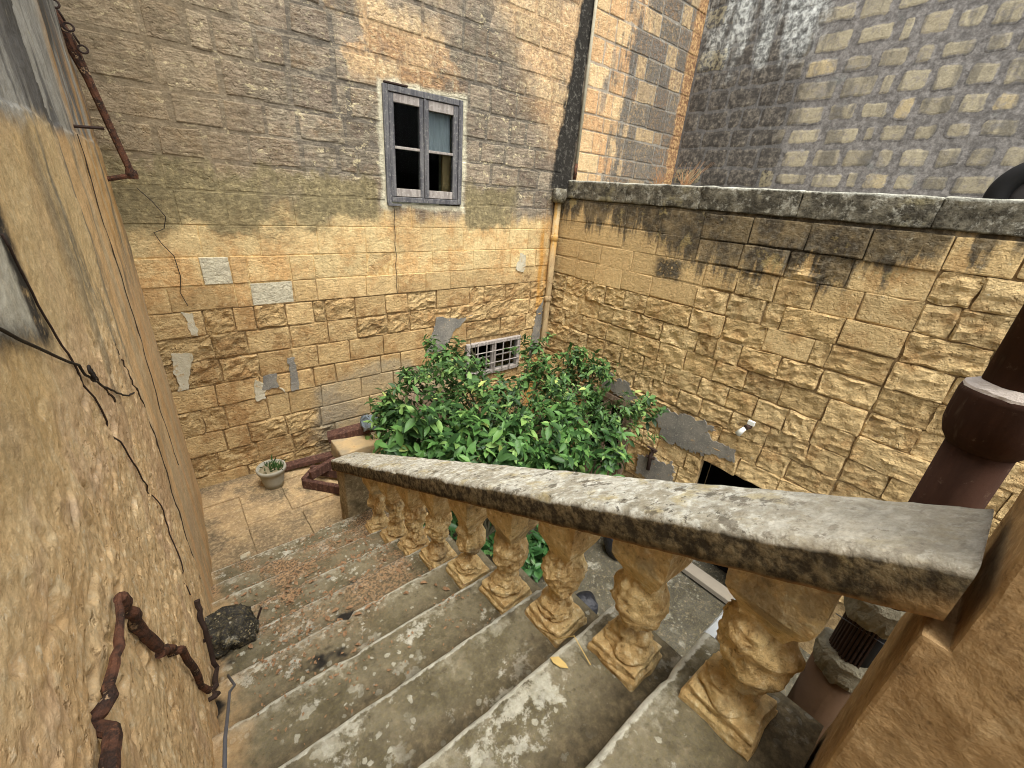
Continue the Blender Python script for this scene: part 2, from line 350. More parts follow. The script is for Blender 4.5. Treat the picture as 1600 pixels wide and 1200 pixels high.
def left_mat():
    g = G('left_wall_plaster', .95, .12); g.grit = 1.5
    st = g.P
    n1 = g.noise(1.2, 4, .6); n2 = g.noise(4.2, 6, .68); n3 = g.noise(24, 6, .70); n4 = g.noise(80, 4, .6); sv = g.noise(1.8, 5, .62, g.vec((1, 2.2, .4)))
    c = g.mix(g.ss(n2, .36, .66), S(232, 194, 138), S(214, 170, 112)); c = g.mix(g.mul(g.ss(n3, .48, .66), .6), c, S(238, 212, 168)); c = g.mix(g.mul(g.ss(g.noise(60, 4, .7), .58, .68), .4), c, S(246, 232, 204)); c = g.mix(g.mul(g.ss(g.noise(2.4, 5, .66), .50, .60), .6), c, S(204, 164, 128))
    c = g.mix(g.mul(g.ss(n3, .44, .34), .6), c, S(170, 134, 92))
    rosy = g.ss(n1, .5, .62); c = g.mix(g.mul(rosy, .5), c, S(204, 162, 118))
    up = g.ss(g.add(g.z, g.mul(g.sub(n2, .5), .16)), .05, .12)
    yel = g.mul(g.ss(g.add(g.z, g.mul(g.sub(n2, .5), .5)), -.62, -.3), g.ss(g.y, .4, .8))
    c = g.mix(g.mul(yel, .6), c, g.mix(g.ss(sv, .4, .62), S(204, 174, 120), S(206, 166, 98)))
    stp = g.ss(g.add(g.y, g.mul(g.sub(n2, .5), .3)), 2.18, 2.34)
    stk = g.noise(1.0, 5, .65, g.vec((1, 3.4, .35)))
    c = g.mix(g.mul(stp, .62), c, g.mix(g.ss(stk, .44, .56), S(222, 172, 112), S(196, 170, 134)))
    c = g.mix(g.mul(g.mul(stp, g.ss(g.y, 3.2, 4.0)), .4), c, S(186, 160, 124))
    c = g.mix(g.mul(g.mul(stp, g.ss(sv, .55, .66)), .45), c, S(206, 150, 84))
    gs = g.mul(g.ss(sv, .48, .6), g.mul(g.band(g.z, -.75, .12, .18), g.ss(g.y, 1.4, 1.9)))
    c = g.mix(g.mul(gs, .9), c, g.mix(n3, S(108, 100, 86), S(150, 140, 118)))
    gr = g.mix(g.ss(sv, .42, .58), S(104, 100, 98), S(166, 160, 152)); gr = g.mix(g.ss(g.noise(3, 5, .6, g.vec((1, 1, .3))), .56, .66), gr, S(84, 80, 76))
    gr = g.mix(g.mul(g.ss(n2, .64, .72), .7), gr, S(206, 186, 140))
    c = g.mix(up, c, gr)
    # rust run under the bracket
    c = g.mix(g.mul(g.band(g.y, 3.1, 4.6, .2), g.mul(g.band(g.z, -.5, .55, .2), g.mul(g.ss(g.noise(1.0, 5, .65, g.vec((1, 5, .3))), .42, .58), .75))), c, S(202, 150, 78))
    # lime bloom and black edge at the near end
    yy = g.add(g.y, g.mul(g.sub(n2, .5), .10)); zz = g.add(g.z, g.mul(g.sub(n2, .5), .10))
    dm = g.mul(g.ss(yy, 1.25, 1.20), g.band(g.add(zz, g.mul(g.sub(1.2, g.y), -.35)), -.36, -.04, .03))
    c = g.mix(g.mul(dm, g.ss(n3, .25, .5)), c, S(70, 64, 58))
    lm = g.mul(g.ss(yy, 1.16, 1.12), g.band(g.add(zz, g.mul(g.sub(1.2, g.y), -.35)), -.33, -.08, .03))
    c = g.mix(g.mul(lm, .9), c, g.mix(n3, S(170, 160, 142), S(222, 214, 196)))
    # greenish brown damp low down
    c = g.mix(g.mul(g.ss(n1, .52, .66), g.mul(g.ss(g.z, -.4, -.8), .35)), c, S(176, 138, 78))
    pit = g.mul(g.ss(g.noise(46, 3, .55, st), .42, .28), g.mul(g.ss(g.z, -.35, -.7), g.ss(g.y, 2.3, 2.0)))
    c = g.mix(g.mul(pit, .55), c, S(150, 116, 72))
    g.col(g.val(c, g.add(.86, g.mul(n4, .28))))
    h = g.add(g.add(g.mul(n2, .9), g.mul(n3, .7)), g.sub(g.mul(n4, .22), g.mul(pit, .5)))
    g.bump(h, .55, .012)
    return g.m
M_left = left_mat()

def lichen_stone(name, base, dark, light, lich=.55, sc=1.0, debris_and_tone=False):
    g = G(name, .95, .12); g.grit = 1.3
    n2 = g.noise(5*sc, 6, .68); n3 = g.noise(28*sc, 6, .68); n4 = g.noise(95, 3, .6); wv = g.noise(6*sc, 4, .6); v = g.vor(8*sc, g.vec((1, 1, 1))); vn = g.add(v, g.add(g.mul(g.sub(n3, .5), .9), g.mul(g.sub(wv, .5), .5)))
    v2 = g.add(g.vor(24*sc), g.mul(g.sub(n3, .5), 1.1))
    c = g.mix(g.ss(n2, .36, .64), base, dark); c = g.mix(g.mul(g.ss(n3, .52, .72), .55), c, S(150, 132, 104)); c = g.mix(g.mul(g.ss(n3, .44, .3), .6), c, S(70, 62, 48))
    c = g.mix(g.mul(g.ss(n4, .45, .62), .25), c, S(128, 112, 66))
    big = g.mx(g.mul(g.mul(g.ss(vn, .26, .18), g.ss(g.noise(2.6*sc, 3, .5), .5, .58)), .7), g.mul(g.ss(g.add(g.noise(4.5*sc, 6, .72), g.mul(g.sub(n3, .5), .25)), .57, .63), .9)); sm = g.mul(g.ss(v2, .24, .18), g.ss(g.noise(4*sc, 3, .5), .46, .54))
    lm = g.mx(big, sm)
    lc = g.mix(g.ss(n3, .35, .65), light, S(204, 198, 184))
    c = g.mix(g.mul(lm, lich), c, lc)
    e = g.attr('edge')                                             # worn, lichen-crusted lip of the step
    c = g.mix(g.mul(g.ss(g.add(e, g.mul(g.sub(n3, .5), 1.2)), .58, .82), .92), c, g.mix(n3, S(166, 158, 138), S(226, 221, 208)))
    if debris_and_tone:
        fr = g.attr('front'); bk = g.ss(g.add(fr, g.mul(g.sub(n2, .5), .9)), .62, .22)  # tread colour gets darker towards its rear, with a ragged limit
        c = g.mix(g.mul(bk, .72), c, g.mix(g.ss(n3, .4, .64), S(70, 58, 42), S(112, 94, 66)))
        fl = g.mul(g.ss(g.add(fr, g.mul(g.sub(n3, .5), 1.0)), .78, .98), g.ss(g.noise(3.4, 4, .62), .42, .56))
        c = g.mix(g.mul(fl, .5), c, S(176, 167, 146))
        c = g.mix(g.mul(g.ss(g.add(g.x, g.mul(g.sub(n2, .5), .4)), -.05, -.20), .8), c, g.mix(n3, S(150, 114, 72), S(204, 164, 108)))
        dm = g.mul(g.ss(g.noise(2.2, 5, .6), .46, .58), g.ss(g.y, 1.25, 2.0))
        dc = g.mix(g.ss(g.noise(70, 3, .6), .4, .6), S(88, 70, 52), S(176, 134, 92))
        c = g.mix(g.mul(dm, .8), c, dc)
        c = g.mix(g.mul(g.ss(g.noise(3.1, 4, .6), .58, .66), g.band(g.y, .9, 2.1, .3)), c, S(46, 42, 38))
    g.col(c); g.bump(g.add(g.add(g.mul(n2, .9), n3), g.add(g.mul(lm, .12), g.mul(n4, .25))), .7, .014)
    return g.m
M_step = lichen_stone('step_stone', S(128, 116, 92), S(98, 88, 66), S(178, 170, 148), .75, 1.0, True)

def rail_mat():
    g = G('rail_stone', .95, .12); g.grit = 1.5
    n2 = g.noise(6, 6, .68); n3 = g.noise(30, 6, .68); v = g.attr('side'); ln = g.noise(5, 5, .62, g.vec((1, 1, .3)))
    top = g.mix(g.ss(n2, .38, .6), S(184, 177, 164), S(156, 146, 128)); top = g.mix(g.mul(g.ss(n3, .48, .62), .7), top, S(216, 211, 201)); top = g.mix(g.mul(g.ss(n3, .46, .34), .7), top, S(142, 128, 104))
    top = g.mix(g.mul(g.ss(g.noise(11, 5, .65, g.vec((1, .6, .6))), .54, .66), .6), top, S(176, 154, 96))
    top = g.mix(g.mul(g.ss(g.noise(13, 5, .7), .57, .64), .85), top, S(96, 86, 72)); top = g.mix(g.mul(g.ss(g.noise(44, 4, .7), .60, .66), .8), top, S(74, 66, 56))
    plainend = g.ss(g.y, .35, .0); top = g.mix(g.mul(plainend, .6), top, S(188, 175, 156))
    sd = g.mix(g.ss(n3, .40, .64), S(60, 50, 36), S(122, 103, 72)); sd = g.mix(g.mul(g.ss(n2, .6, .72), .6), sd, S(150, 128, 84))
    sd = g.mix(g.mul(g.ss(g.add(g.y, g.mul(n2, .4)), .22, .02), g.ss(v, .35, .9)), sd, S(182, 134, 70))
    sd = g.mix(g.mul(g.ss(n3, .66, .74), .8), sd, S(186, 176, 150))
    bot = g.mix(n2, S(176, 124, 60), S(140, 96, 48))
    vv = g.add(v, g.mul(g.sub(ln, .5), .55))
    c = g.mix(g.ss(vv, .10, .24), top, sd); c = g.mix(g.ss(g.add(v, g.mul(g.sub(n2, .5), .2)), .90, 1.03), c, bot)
    g.col(c); g.bump(g.add(g.mul(n2, .6), g.add(g.mul(n3, .8), g.mul(g.noise(90, 3, .6), .4))), .7, .012)
    return g.m
M_rail = rail_mat()
def ochre(name, a, b, c3, dirt=None, bst=.8, sc=1.0):
    g = G(name, .95, .12); g.grit = 1.3; n2 = g.noise(7*sc, 6, .68, dist=.6); n3 = g.noise(34*sc, 6, .68)
    c = g.mix(g.ss(n2, .34, .66), a, b); c = g.mix(g.mul(g.ss(n3, .5, .7), .65), c, c3); c = g.mix(g.mul(g.ss(n3, .44, .3), .6), c, S(92, 66, 36))
    if dirt: c = g.mix(g.mul(g.ss(g.noise(4*sc, 5, .6), .54, .66), .7), c, dirt)
    g.col(c); g.bump(g.add(g.mul(n2, 1.1), g.mul(n3, .8)), bst, .016)
    return g.m
M_bal = ochre('baluster_stone', S(224, 188, 122), S(202, 158, 92), S(238, 218, 172), S(146, 128, 98), 1.2)
M_post = ochre('end_post_stone', S(160, 136, 98), S(128, 108, 76), S(196, 172, 128), S(92, 80, 56), .9)
M_pier = ochre('pier_plaster', S(180, 142, 92), S(160, 122, 74), S(206, 170, 120), S(136, 102, 64), .5, .6)
M_lowpipe = plain('brown_lower_pipe', S(104, 76, 52), .75, .3, 10, .4, .005, .2)
def landm():
    g = G('landing_flagstone', .95, .12); g.grit = 1.4; n1 = g.noise(2.3, 5, .66); n2 = g.noise(7, 6, .68); n3 = g.noise(34, 5, .7)
    c = g.mix(g.ss(n2, .36, .64), S(190, 156, 108), S(160, 132, 96)); c = g.mix(g.mul(g.ss(n3, .5, .66), .6), c, S(208, 180, 134))
    dirt = g.mx(g.ss(g.add(g.y, g.mul(g.sub(n1, .5), 1.4)), 3.75, 3.25), g.ss(n1, .52, .62)); dirt = g.mx(dirt, g.ss(g.add(g.y, g.mul(g.sub(n2, .5), .3)), 4.38, 4.52))
    c = g.mix(g.mul(dirt, .75), c, g.mix(g.ss(n3, .4, .62), S(98, 86, 68), S(146, 124, 94)))
    g.col(c); g.bump(g.add(n2, n3), .8, .012); return g.m
M_land_old = ochre('landing_bed_stone', S(178, 146, 102), S(138, 118, 90), S(200, 170, 122), S(112, 102, 86), .9, .5)

M_land = landm()
def coping_mat():
    g = G('coping_stone', .95, .12); g.grit = 1.4
    n1 = g.noise(2.0, 5, .65); n2 = g.noise(8, 6, .68); n3 = g.noise(32, 5, .68)
    c = g.mix(g.ss(n2, .38, .62), S(78, 71, 60), S(126, 116, 98)); c = g.mix(g.mul(g.ss(g.noise(13, 6, .72), .50, .64), .85), c, S(172, 164, 148))
    c = g.mix(g.mul(g.ss(n1, .55, .66), .7), c, S(146, 132, 92)); c = g.mix(g.mul(g.ss(n3, .42, .3), .8), c, S(48, 44, 38))
    c = g.mix(g.mul(g.ss(g.add(g.z, g.mul(g.sub(n2, .5), .08)), .175, .2), .7), c, S(196, 192, 180))
    g.col(c); g.bump(g.add(n2, n3), .9, .018)
    return g.m
M_cop = coping_mat()
M_cement = plain('cement_render', S(142, 130, 116), .95, .14, 9, .5, .006, .15)
def skim(name, a, b, under, thr):
    g = G(name, .95, .12); n1 = g.noise(3.5, 5, .65); n2 = g.noise(13, 6, .7); n3 = g.noise(50, 4, .65)
    c = g.mix(g.ss(n1, .36, .64), a, b); c = g.mix(g.mul(g.ss(n2, thr, thr+.07), .85), c, under); c = g.mix(g.mul(g.ss(n3, .55, .7), .35), c, S(214, 204, 184))
    g.col(c); g.bump(g.add(n2, g.mul(n3, .7)), .8, .012); return g.m
M_cement2 = skim('grey_cement', S(146, 137, 126), S(118, 112, 106), S(176, 144, 98), .60)
M_lime = skim('lime_patch', S(204, 192, 168), S(180, 166, 138), S(186, 152, 104), .55)
def sandrender():
    g = G('sandy_render', .95, .12); n1 = g.noise(2.2, 5, .62); n2 = g.noise(9, 6, .68); n3 = g.noise(40, 5, .65)
    c = g.mix(g.ss(n1, .4, .62), S(188, 156, 108), S(154, 136, 110)); c = g.mix(g.mul(g.ss(n2, .52, .68), .6), c, S(206, 168, 112)); c = g.mix(g.mul(g.ss(n2, .64, .72), .7), c, S(176, 120, 72))
    g.col(c); g.bump(g.add(n2, g.mul(n3, .6)), .7, .014); return g.m
M_render = sandrender()
def rustm():
    g = G('rusty_iron', .88, .2); n1 = g.noise(24, 5, .7); n2 = g.noise(60, 4, .7)
    c = g.mix(g.ss(n1, .38, .6), S(104, 64, 44), S(54, 40, 34)); c = g.mix(g.mul(g.ss(n1, .60, .66), .8), c, S(186, 148, 108)); c = g.mix(g.mul(g.ss(n2, .54, .66), .5), c, S(140, 86, 52))
    g.col(c); g.bump(g.add(n1, n2), 1.0, .006); return g.m
M_rust = rustm()
M_rustd = plain('dark_rusty_iron', S(60, 42, 34), .8, .4, 45, .8, .004, .3)
def pipem():
    g = G('brown_pipe_paint', .9, .06); n1 = g.noise(5, 5, .65, g.vec((1.6, 1.6, .35))); n2 = g.noise(30, 5, .7)
    c = g.mix(g.ss(n1, .36, .64), S(84, 56, 44), S(64, 43, 35)); c = g.mix(g.mul(g.ss(n2, .58, .7), .4), c, S(128, 104, 86)); c = g.mix(g.mul(g.ss(n1, .6, .7), .3), c, S(140, 118, 98))
    g.col(c); g.bump(g.add(n2, n1), .35, .004); return g.m
M_pipe = pipem()
M_pipew = plain('pipe_mortar', S(206, 190, 182), .95, .2, 30, .8, .006, .2)
M_cwrap = plain('pipe_cement_wrap', S(140, 130, 108), .95, .55, 38, 1.0, .012, .1)
M_black = plain('unlit_room_black', S(20, 17, 17), .9, .2, 10, 0, .002, .1)  # indoor darkness put into the colour of the room boxes
M_tyre = plain('black_rubber', S(22, 20, 20), .75, .2, 30, .2, .002, .25)
M_hub = plain('dark_wheel_disc', S(58, 52, 50), .7, .2, 20, .2, .002, .3)
def wood(name, a, b, c3):
    g = G(name, .85, .2); st = g.noise(6, 5, .62, g.vec((6, 6, .6))); n3 = g.noise(40, 4, .6)
    c = g.mix(g.ss(st, .36, .64), a, b); c = g.mix(g.mul(g.ss(n3, .52, .7), .6), c, c3); g.col(c)
    g.bump(g.add(st, g.mul(n3, .4)), .6, .006); return g.m
M_wood = wood('weathered_grey_wood', S(112, 108, 110), S(80, 78, 84), S(150, 146, 142))
M_woodl = wood('weathered_pale_wood', S(170, 158, 152), S(140, 128, 124), S(196, 186, 178))
M_woodr = wood('red_brown_wood', S(96, 62, 50), S(72, 46, 38), S(140, 102, 84))
M_woodb = wood('brown_board', S(146, 120, 98), S(118, 94, 76), S(168, 144, 122))
M_inner = plain('inner_shutter_paint', S(150, 118, 76), .8, .2, 20, .2)
M_curtain = plain('pale_blue_curtain', S(176, 178, 196), .9, .12, 6, .3, .004, .15)
M_wire = plain('black_cable', S(44, 36, 32), .75, .3, 60, .3, .002, .3)
M_wireg = plain('grey_cable', S(92, 92, 100), .6, .2, 60, .2, .002, .3)
M_plumb = None
def plumb():
    g = G('ochre_drainpipe', .85, .2); n2 = g.noise(6, 5, .65, g.vec((2.5, 2.5, .7))); n3 = g.noise(35, 4, .6)
    c = g.mix(g.ss(n2, .36, .62), S(196, 166, 116), S(170, 138, 96)); c = g.mix(g.mul(g.ss(g.z, -.95, -.5), g.ss(n2, .4, .6)), c, S(206, 152, 54)); c = g.mix(g.mul(g.ss(n3, .58, .7), .8), c, S(66, 54, 42))
    g.col(c); g.bump(n3, .4, .004); return g.m
M_plumb = plumb()
M_whitep = plain('chalky_white_pipe', S(170, 158, 134), .9, .45, 14, .4)
M_white = plain('white_lamp', S(236, 234, 228), .45, .05, 20, 0)
M_clay = plain('flower_pot_cement', S(160, 152, 136), .9, .22, 22, .5, .004, .2)
M_soil = plain('pot_soil', S(150, 134, 104), .95, .35, 60, 1, .008, .1)
M_ground = lichen_stone('courtyard_concrete', S(80, 75, 66), S(62, 58, 50), S(104, 98, 76), .35, .7)
M_bluep = None
def bluep():
    g = G('blue_grey_paint', .8, .25); n2 = g.noise(12, 6, .7); n3 = g.noise(45, 4, .6)
    e = g.attr('edge')
    c = g.mix(g.ss(n3, .3, .7), S(76, 78, 86), S(94, 96, 102)); c = g.mix(g.ss(g.add(e, g.mul(g.sub(n2, .5), .9)), .35, .5), c, S(196, 198, 202)); c = g.mix(g.ss(n2, .68, .72), c, S(222, 222, 222))
    g.col(c); g.bump(n3, .3, .003); return g.m
M_bluep = bluep()
M_bag = plain('dark_blue_plastic', S(32, 33, 40), .35, .3, 14, .8, .02, .5)
M_bagg = plain('grey_blue_plastic', S(104, 116, 128), .4, .3, 12, .8, .02, .5)
M_red = plain('faded_red_plastic', S(150, 60, 66), .6, .25, 25, .2)
M_burnt = lichen_stone('blackened_stone', S(64, 60, 56), S(40, 38, 36), S(196, 168, 104), .5, 2.0)
M_deadleaf = plain('dry_leaf', S(206, 170, 88), .8, .15, 40, .2)
M_crumb = plain('dry_crumbs', S(150, 112, 76), .95, .5, 60, .2)
M_crack = plain('crack_shade', S(70, 54, 38), 1.0, .3, 30, 0)  # dark tone stands in for the shade inside the plaster cracks
def glassm():
    g = G('window_glass', .04, .5); g.col(S(200, 205, 205)); g.b.inputs['Transmission Weight'].default_value = 1.0; g.b.inputs['IOR'].default_value = 1.08; return g.m
M_glass = glassm()
def leafm(name, a, b, yel, gl=.38):
    g = G(name, gl, .3); n = g.noise(5, 2, .5); n2 = g.noise(3.3, 2, .5)
    v = g.f('FRACT', g.add(g.rnd(), g.attr('tint')))
    c = g.mix(g.ss(g.add(g.mul(v, .6), g.mul(n, .4)), .2, .7), a, b); c = g.mix(g.mul(g.ss(v, .82, .95), .6), c, yel); c = g.mix(g.mul(g.ss(v, .988, .99), .7), c, S(190, 196, 92))
    c = g.mix(g.mul(g.ss(n2, .5, .66), .35), c, a); g.col(c)
    tr = g.nt.nodes.new('ShaderNodeBsdfTranslucent'); g.put(tr.inputs[0], c); ms = g.nt.nodes.new('ShaderNodeMixShader'); ms.inputs[0].default_value = .22
    out = g.nt.nodes['Material Output']; g.l(g.b.outputs[0], ms.inputs[1]); g.l(tr.outputs[0], ms.inputs[2]); g.l(ms.outputs[0], out.inputs[0])
    return g.m
M_citrus = leafm('citrus_leaf', S(36, 66, 28), S(86, 128, 54), S(142, 172, 84), .5)
M_broad = leafm('broad_leaf', S(38, 72, 30), S(88, 136, 54), S(150, 182, 86), .46)
M_shade = leafm('courtyard_leaf', S(40, 84, 36), S(74, 124, 58), S(120, 164, 84))
M_bark = plain('bark', S(78, 72, 52), .95, .3, 30, .8)
M_drygrass = plain('dry_grass', S(176, 128, 84), .9, .3, 30, 0)
M_flower = plain('purple_petal', S(188, 140, 214), .6, .1, 30, 0)

# ------------------------------------------------------------------ geometry constants
YB, XR, XF, XL = 4.554, 4.594, 7.27, -.13
T, RS, Y0, H0 = .319965, .168335, .263425, 1.285
def sy_(k): return Y0 + k*T
def sz_(k): return -H0 - k*RS
def nose(y): return -H0 - (y-Y0)/T*RS
RAILH, RAILT, RX0, RX1 = .613, .113, .88, 1.135
ZL, ZG = sz_(10), -4.28

# ------------------------------------------------------------------ stones
def stone(parent, wall, u0, u1, z0, z1, gap, proud, rough, mat, color, depth=.11, name='stone', flat=False):
    """one block: wall is 'back' (faces -Y), 'right' or 'far' (face -X)"""
    wd, hg = u1-u0-gap, z1-z0-gap
    if wd < .03 or hg < .03: return
    nx = 6 if wd > .34 else 5; nz = 4
    if rough > .5: nx += 6; nz = 9
    b = min(.040 if wall == 'far' else (.004 if flat else .006+.012*rough), wd*.25, hg*.25)
    us = [-wd/2, -wd/2+b] + [(-wd/2+b) + (wd-2*b)*i/(nx-3) for i in range(1, nx-3)] + [wd/2-b, wd/2]
    zs = [-hg/2, -hg/2+b] + [(-hg/2+b) + (hg-2*b)*i/(nz-3) for i in range(1, nz-3)] + [hg/2-b, hg/2]
    sd = random.random()*100; V = []; n = 0; ED = []
    tilt = random.uniform(-.012, .012); lean = random.uniform(-.02, .02)
    for j, zz in enumerate(zs):
        for i, uu in enumerate(us):
            e = i in (0, nx-1) or j in (0, nz-1)
            nn = mnoise.noise(Vector((uu*7, zz*9, sd))); n2 = mnoise.noise(Vector((uu*9+40, zz*9, sd))); n3 = mnoise.noise(Vector((uu*9, zz*9+40, sd)))
            if rough > .5: nn += .9*mnoise.noise(Vector((uu*14, zz*26, sd+9))) + .6*mnoise.noise(Vector((uu*31, zz*44, sd+3)))
            a = (.005+.015*rough)*(2.2 if wall == 'far' else 1.0)
            uo, zo = (n2*a, n3*a) if not flat else (n2*.003, n3*.003)
            c = (.25*b if (i in (0, nx-1) and j in (0, nz-1)) else 0)
            uu2 = uu - math.copysign(c, uu) if e else uu; zz2 = zz - math.copysign(c, zz) if e else zz
            out = (-(.006 if wall == 'far' else .002+.006*rough) + n2*.018*rough if e else nn*(.003+.021*rough if rough > .5 else .0015+.008*rough)) + proud + uu*lean*rough
            ED.append(1.0 if e else 0.0)
            V.append((uu2+uo+zz*tilt*2, -out, zz2+zo+uu*tilt))
    F = []
    for j in range(nz-1):
        for i in range(nx-1): a = j*nx+i; F.append((a, a+1, a+1+nx, a+nx))
    ring = list(range(nx)) + [nx*j+nx-1 for j in range(1, nz-1)] + list(range(nz*nx-1, (nz-1)*nx-1, -1)) + [nx*j for j in range(nz-2, 0, -1)]
    base = len(V); m = len(ring)
    for i in ring: V.append(V[i])
    for i in ring: x, y, z = V[i]; V.append((x, depth, z))
    for k in range(m): F.append((base+k, base+m+k, base+m+(k+1) % m, base+(k+1) % m))
    uc, zc = (u0+u1)/2, (z0+z1)/2
    if wall == 'back': loc, rz = (uc, YB, zc), 0
    elif wall == 'right': loc, rz = (XR, uc, zc), -math.pi/2
    else: loc, rz = (XF, uc, zc), -math.pi/2
    o = mk(name, V, F, mat, parent, loc, rz, False)
    at = o.data.attributes.new('edge', 'FLOAT', 'POINT'); at.data.foreach_set('value', ED + [1.0]*(len(V)-len(ED)))
    o.color = color
    return o
def fill(lo, hi, known, target=.40):
    k = sorted([a for a in known if lo+.08 < a < hi-.08]); out = [lo]
    for a in k + [hi]:
        while a - out[-1] > target*1.55:
            out.append(out[-1] + random.uniform(.5, 1.5)*target if a-out[-1] > target*2.1 else (out[-1]+a)/2 + random.uniform(-.06, .06))
        if a - out[-1] > .05: out.append(a)
    return out
def clip(u0, u1, z0, z1, holes):
    rects = [(u0, u1, z0, z1)]
    for (a, b, c, d) in holes:
        new = []
        for (p, q, r, s) in rects:
            if q <= a or p >= b or s <= c or r >= d: new.append((p, q, r, s)); continue
            ov = min(s, d)-max(r, c)
            if ov > .45*(s-r):
                if p < a: new.append((p, a, r, s))
                if q > b: new.append((b, q, r, s))
            else:
                if r < c: new.append((p, q, r, c))
                else: new.append((p, q, d, s))
        rects = new
    return [q for q in rects if q[1]-q[0] > .06 and q[3]-q[2] > .05]
def panels(u0, u1, z0, z1, holes):
    """rectangles that tile u0..u1 x z0..z1 around the holes"""
    us = sorted({u0, u1, *[h[0] for h in holes if u0 < h[0] < u1], *[h[1] for h in holes if u0 < h[1] < u1]})
    zs = sorted({z0, z1, *[h[2] for h in holes if z0 < h[2] < z1], *[h[3] for h in holes if z0 < h[3] < z1]})
    out = []
    for i in range(len(us)-1):
        run = None
        for j in range(len(zs)-1):
            uc, zc = (us[i]+us[i+1])/2, (zs[j]+zs[j+1])/2
            inh = any(h[0] < uc < h[1] and h[2] < zc < h[3] for h in holes)
            if inh:
                if run: out.append((us[i], us[i+1], *run)); run = None
            else: run = (run[0] if run else zs[j], zs[j+1])
        if run: out.append((us[i], us[i+1], *run))
    return out
def patch(parent, wall, pts, off, mat, name='cement_patch', th=.012, rag=.035, seed=0):
    """irregular skim of render lying on a wall, off metres proud of its plane"""
    P = []
    n = len(pts)
    for i in range(n):
        a = Vector(pts[i]); b = Vector(pts[(i+1) % n]); m = max(2, int((b-a).length/.018))
        for k in range(m):
            p = a + (b-a)*k/m; q = Vector((p.x*9+seed*5.7, p.y*9, seed*3.1))
            P.append(p + Vector((fbm(q), fbm(q+Vector((31, 0, 0)))))*rag + Vector((fbm(q*3.3), fbm(q*3.3+Vector((31, 0, 0)))))*rag*.5)
    bm = bmesh.new()
    pos = (lambda u, o, z: (u, YB-o, z)) if wall == 'back' else ((lambda u, o, z: (XR-o, u, z)) if wall == 'right' else (lambda u, o, z: (XL+o, u, z)))
    fr = [bm.verts.new(pos(p.x, off, p.y)) for p in P]; bk = [bm.verts.new(pos(p.x, off-th, p.y)) for p in P]
    ed = []
    m = len(P)
    for k in range(m): ed.append(bm.edges.new((fr[k], fr[(k+1) % m]))); bm.faces.new((fr[k], bk[k], bk[(k+1) % m], fr[(k+1) % m]))
    bmesh.ops.triangle_fill(bm, use_beauty=True, edges=ed)
    bmesh.ops.recalc_face_normals(bm, faces=bm.faces[:])
    bm.verts.index_update(); V = [v.co.copy() for v in bm.verts]; F = [tuple(v.index for v in f.verts) for f in bm.faces]; bm.free()
    return mk(name, V, F, mat, parent)

# ================================================================== SETTING
def grid(nu, nv, fn):
    V = [fn(i/nu, j/nv) for j in range(nv+1) for i in range(nu+1)]
    F = [(j*(nu+1)+i, j*(nu+1)+i+1, (j+1)*(nu+1)+i+1, (j+1)*(nu+1)+i) for j in range(nv) for i in range(nu)]
    return V, F
V, F = grid(60, 60, lambda a, b: Vector((-20+a*45, -20+b*45, ZG-.03 + .012*fbm(Vector((a*60, b*60, 0))))))
V2, F2 = box(-20, 25, -20, 25, ZG-.3, ZG-.1)
props(mk('courtyard_ground', V, F, M_ground, smooth=True), kind='structure')

# ------------------------------------------------------------------ back wall
WIN = (2.035, 2.945, -.20, .85)
SW = (3.08, 4.05, -2.455, -1.945)
back = empty('back_wall', (2.2, YB, ZG), 'tall weathered limestone house wall with the grey wooden window, stained olive and orange in bands', 'wall')
holes = [WIN, SW]
up = panels(XL-.1, 7.6, -1.16, 3.2, [WIN]); lo = panels(XL-.1, 4.75, ZG-.1, -1.16, [SW]) + [(4.75, 7.6, ZG-.1, -1.16)]
V, F = join([box(a, b, YB+.004, YB+.5, c, d) for a, b, c, d in up]); o = mk('mortar', V, F, M_backm, back); o.color = (.5, .5, .5, 0)
V, F = join([box(a, b, YB+.020, YB+.5, c, d) for a, b, c, d in lo]); o = mk('wall_core', V, F, M_backm, back); o.color = (.5, .5, .5, 0)
bz = [-3.33, -3.08, -2.85, -2.61, -2.37, -2.11, -1.88, -1.63, -1.39, -1.16, -.94, -.70, -.44, -.18, .05, .28, .51, .79, 1.04, 1.28, 1.54, 1.80, 2.06, 2.32]
bj = {-2.61: [.2, .41, .76], -2.85: [.1, .45, .8], -2.37: [.06, .25, .62], -2.11: [.21, .59], -1.88: [.29, .61], -1.63: [.27, .55, .93, 1.3, 1.61, 1.97, 2.26],
      -1.39: [.25, .48, .65, .92, 1.18, 1.3, 1.61, 1.96, 2.24, 2.62, 3.12], -1.16: [.04, .53, .65, 1.02, 1.24, 1.75, 2.48, 2.82, 3.40, 4.0],
      -.94: [.31, .53, .66, 1.02, 1.24, 1.78, 2.07, 2.57, 3.15, 3.76], -.70: [.35, .8, 1.3, 1.78, 2.57, 3.0, 3.5], -.18: [.2, .55, 1.0, 1.4, 3.3, 3.7],
      .05: [.22, .53, .84, 1.24, 1.58, 1.75, 3.37, 3.80], .28: [.35, .69, .99, 1.24, 1.66, 3.2, 3.57], .51: [.3, .71, 1.21, 1.58, 1.71, 3.27, 3.62],
      .79: [.29, .55, .71, .99, 1.22, 1.6, 3.32, 3.70], 1.04: [.29, .5, .9, 1.26, 1.6, 1.91, 2.59, 3.11, 3.44, 3.81], 1.28: [.3, .7, 1.22, 1.55, 1.91, 2.48, 2.94, 3.24, 3.66, 4.2],
      1.54: [1.3, 1.9, 2.48, 2.94, 3.6, 3.99]}
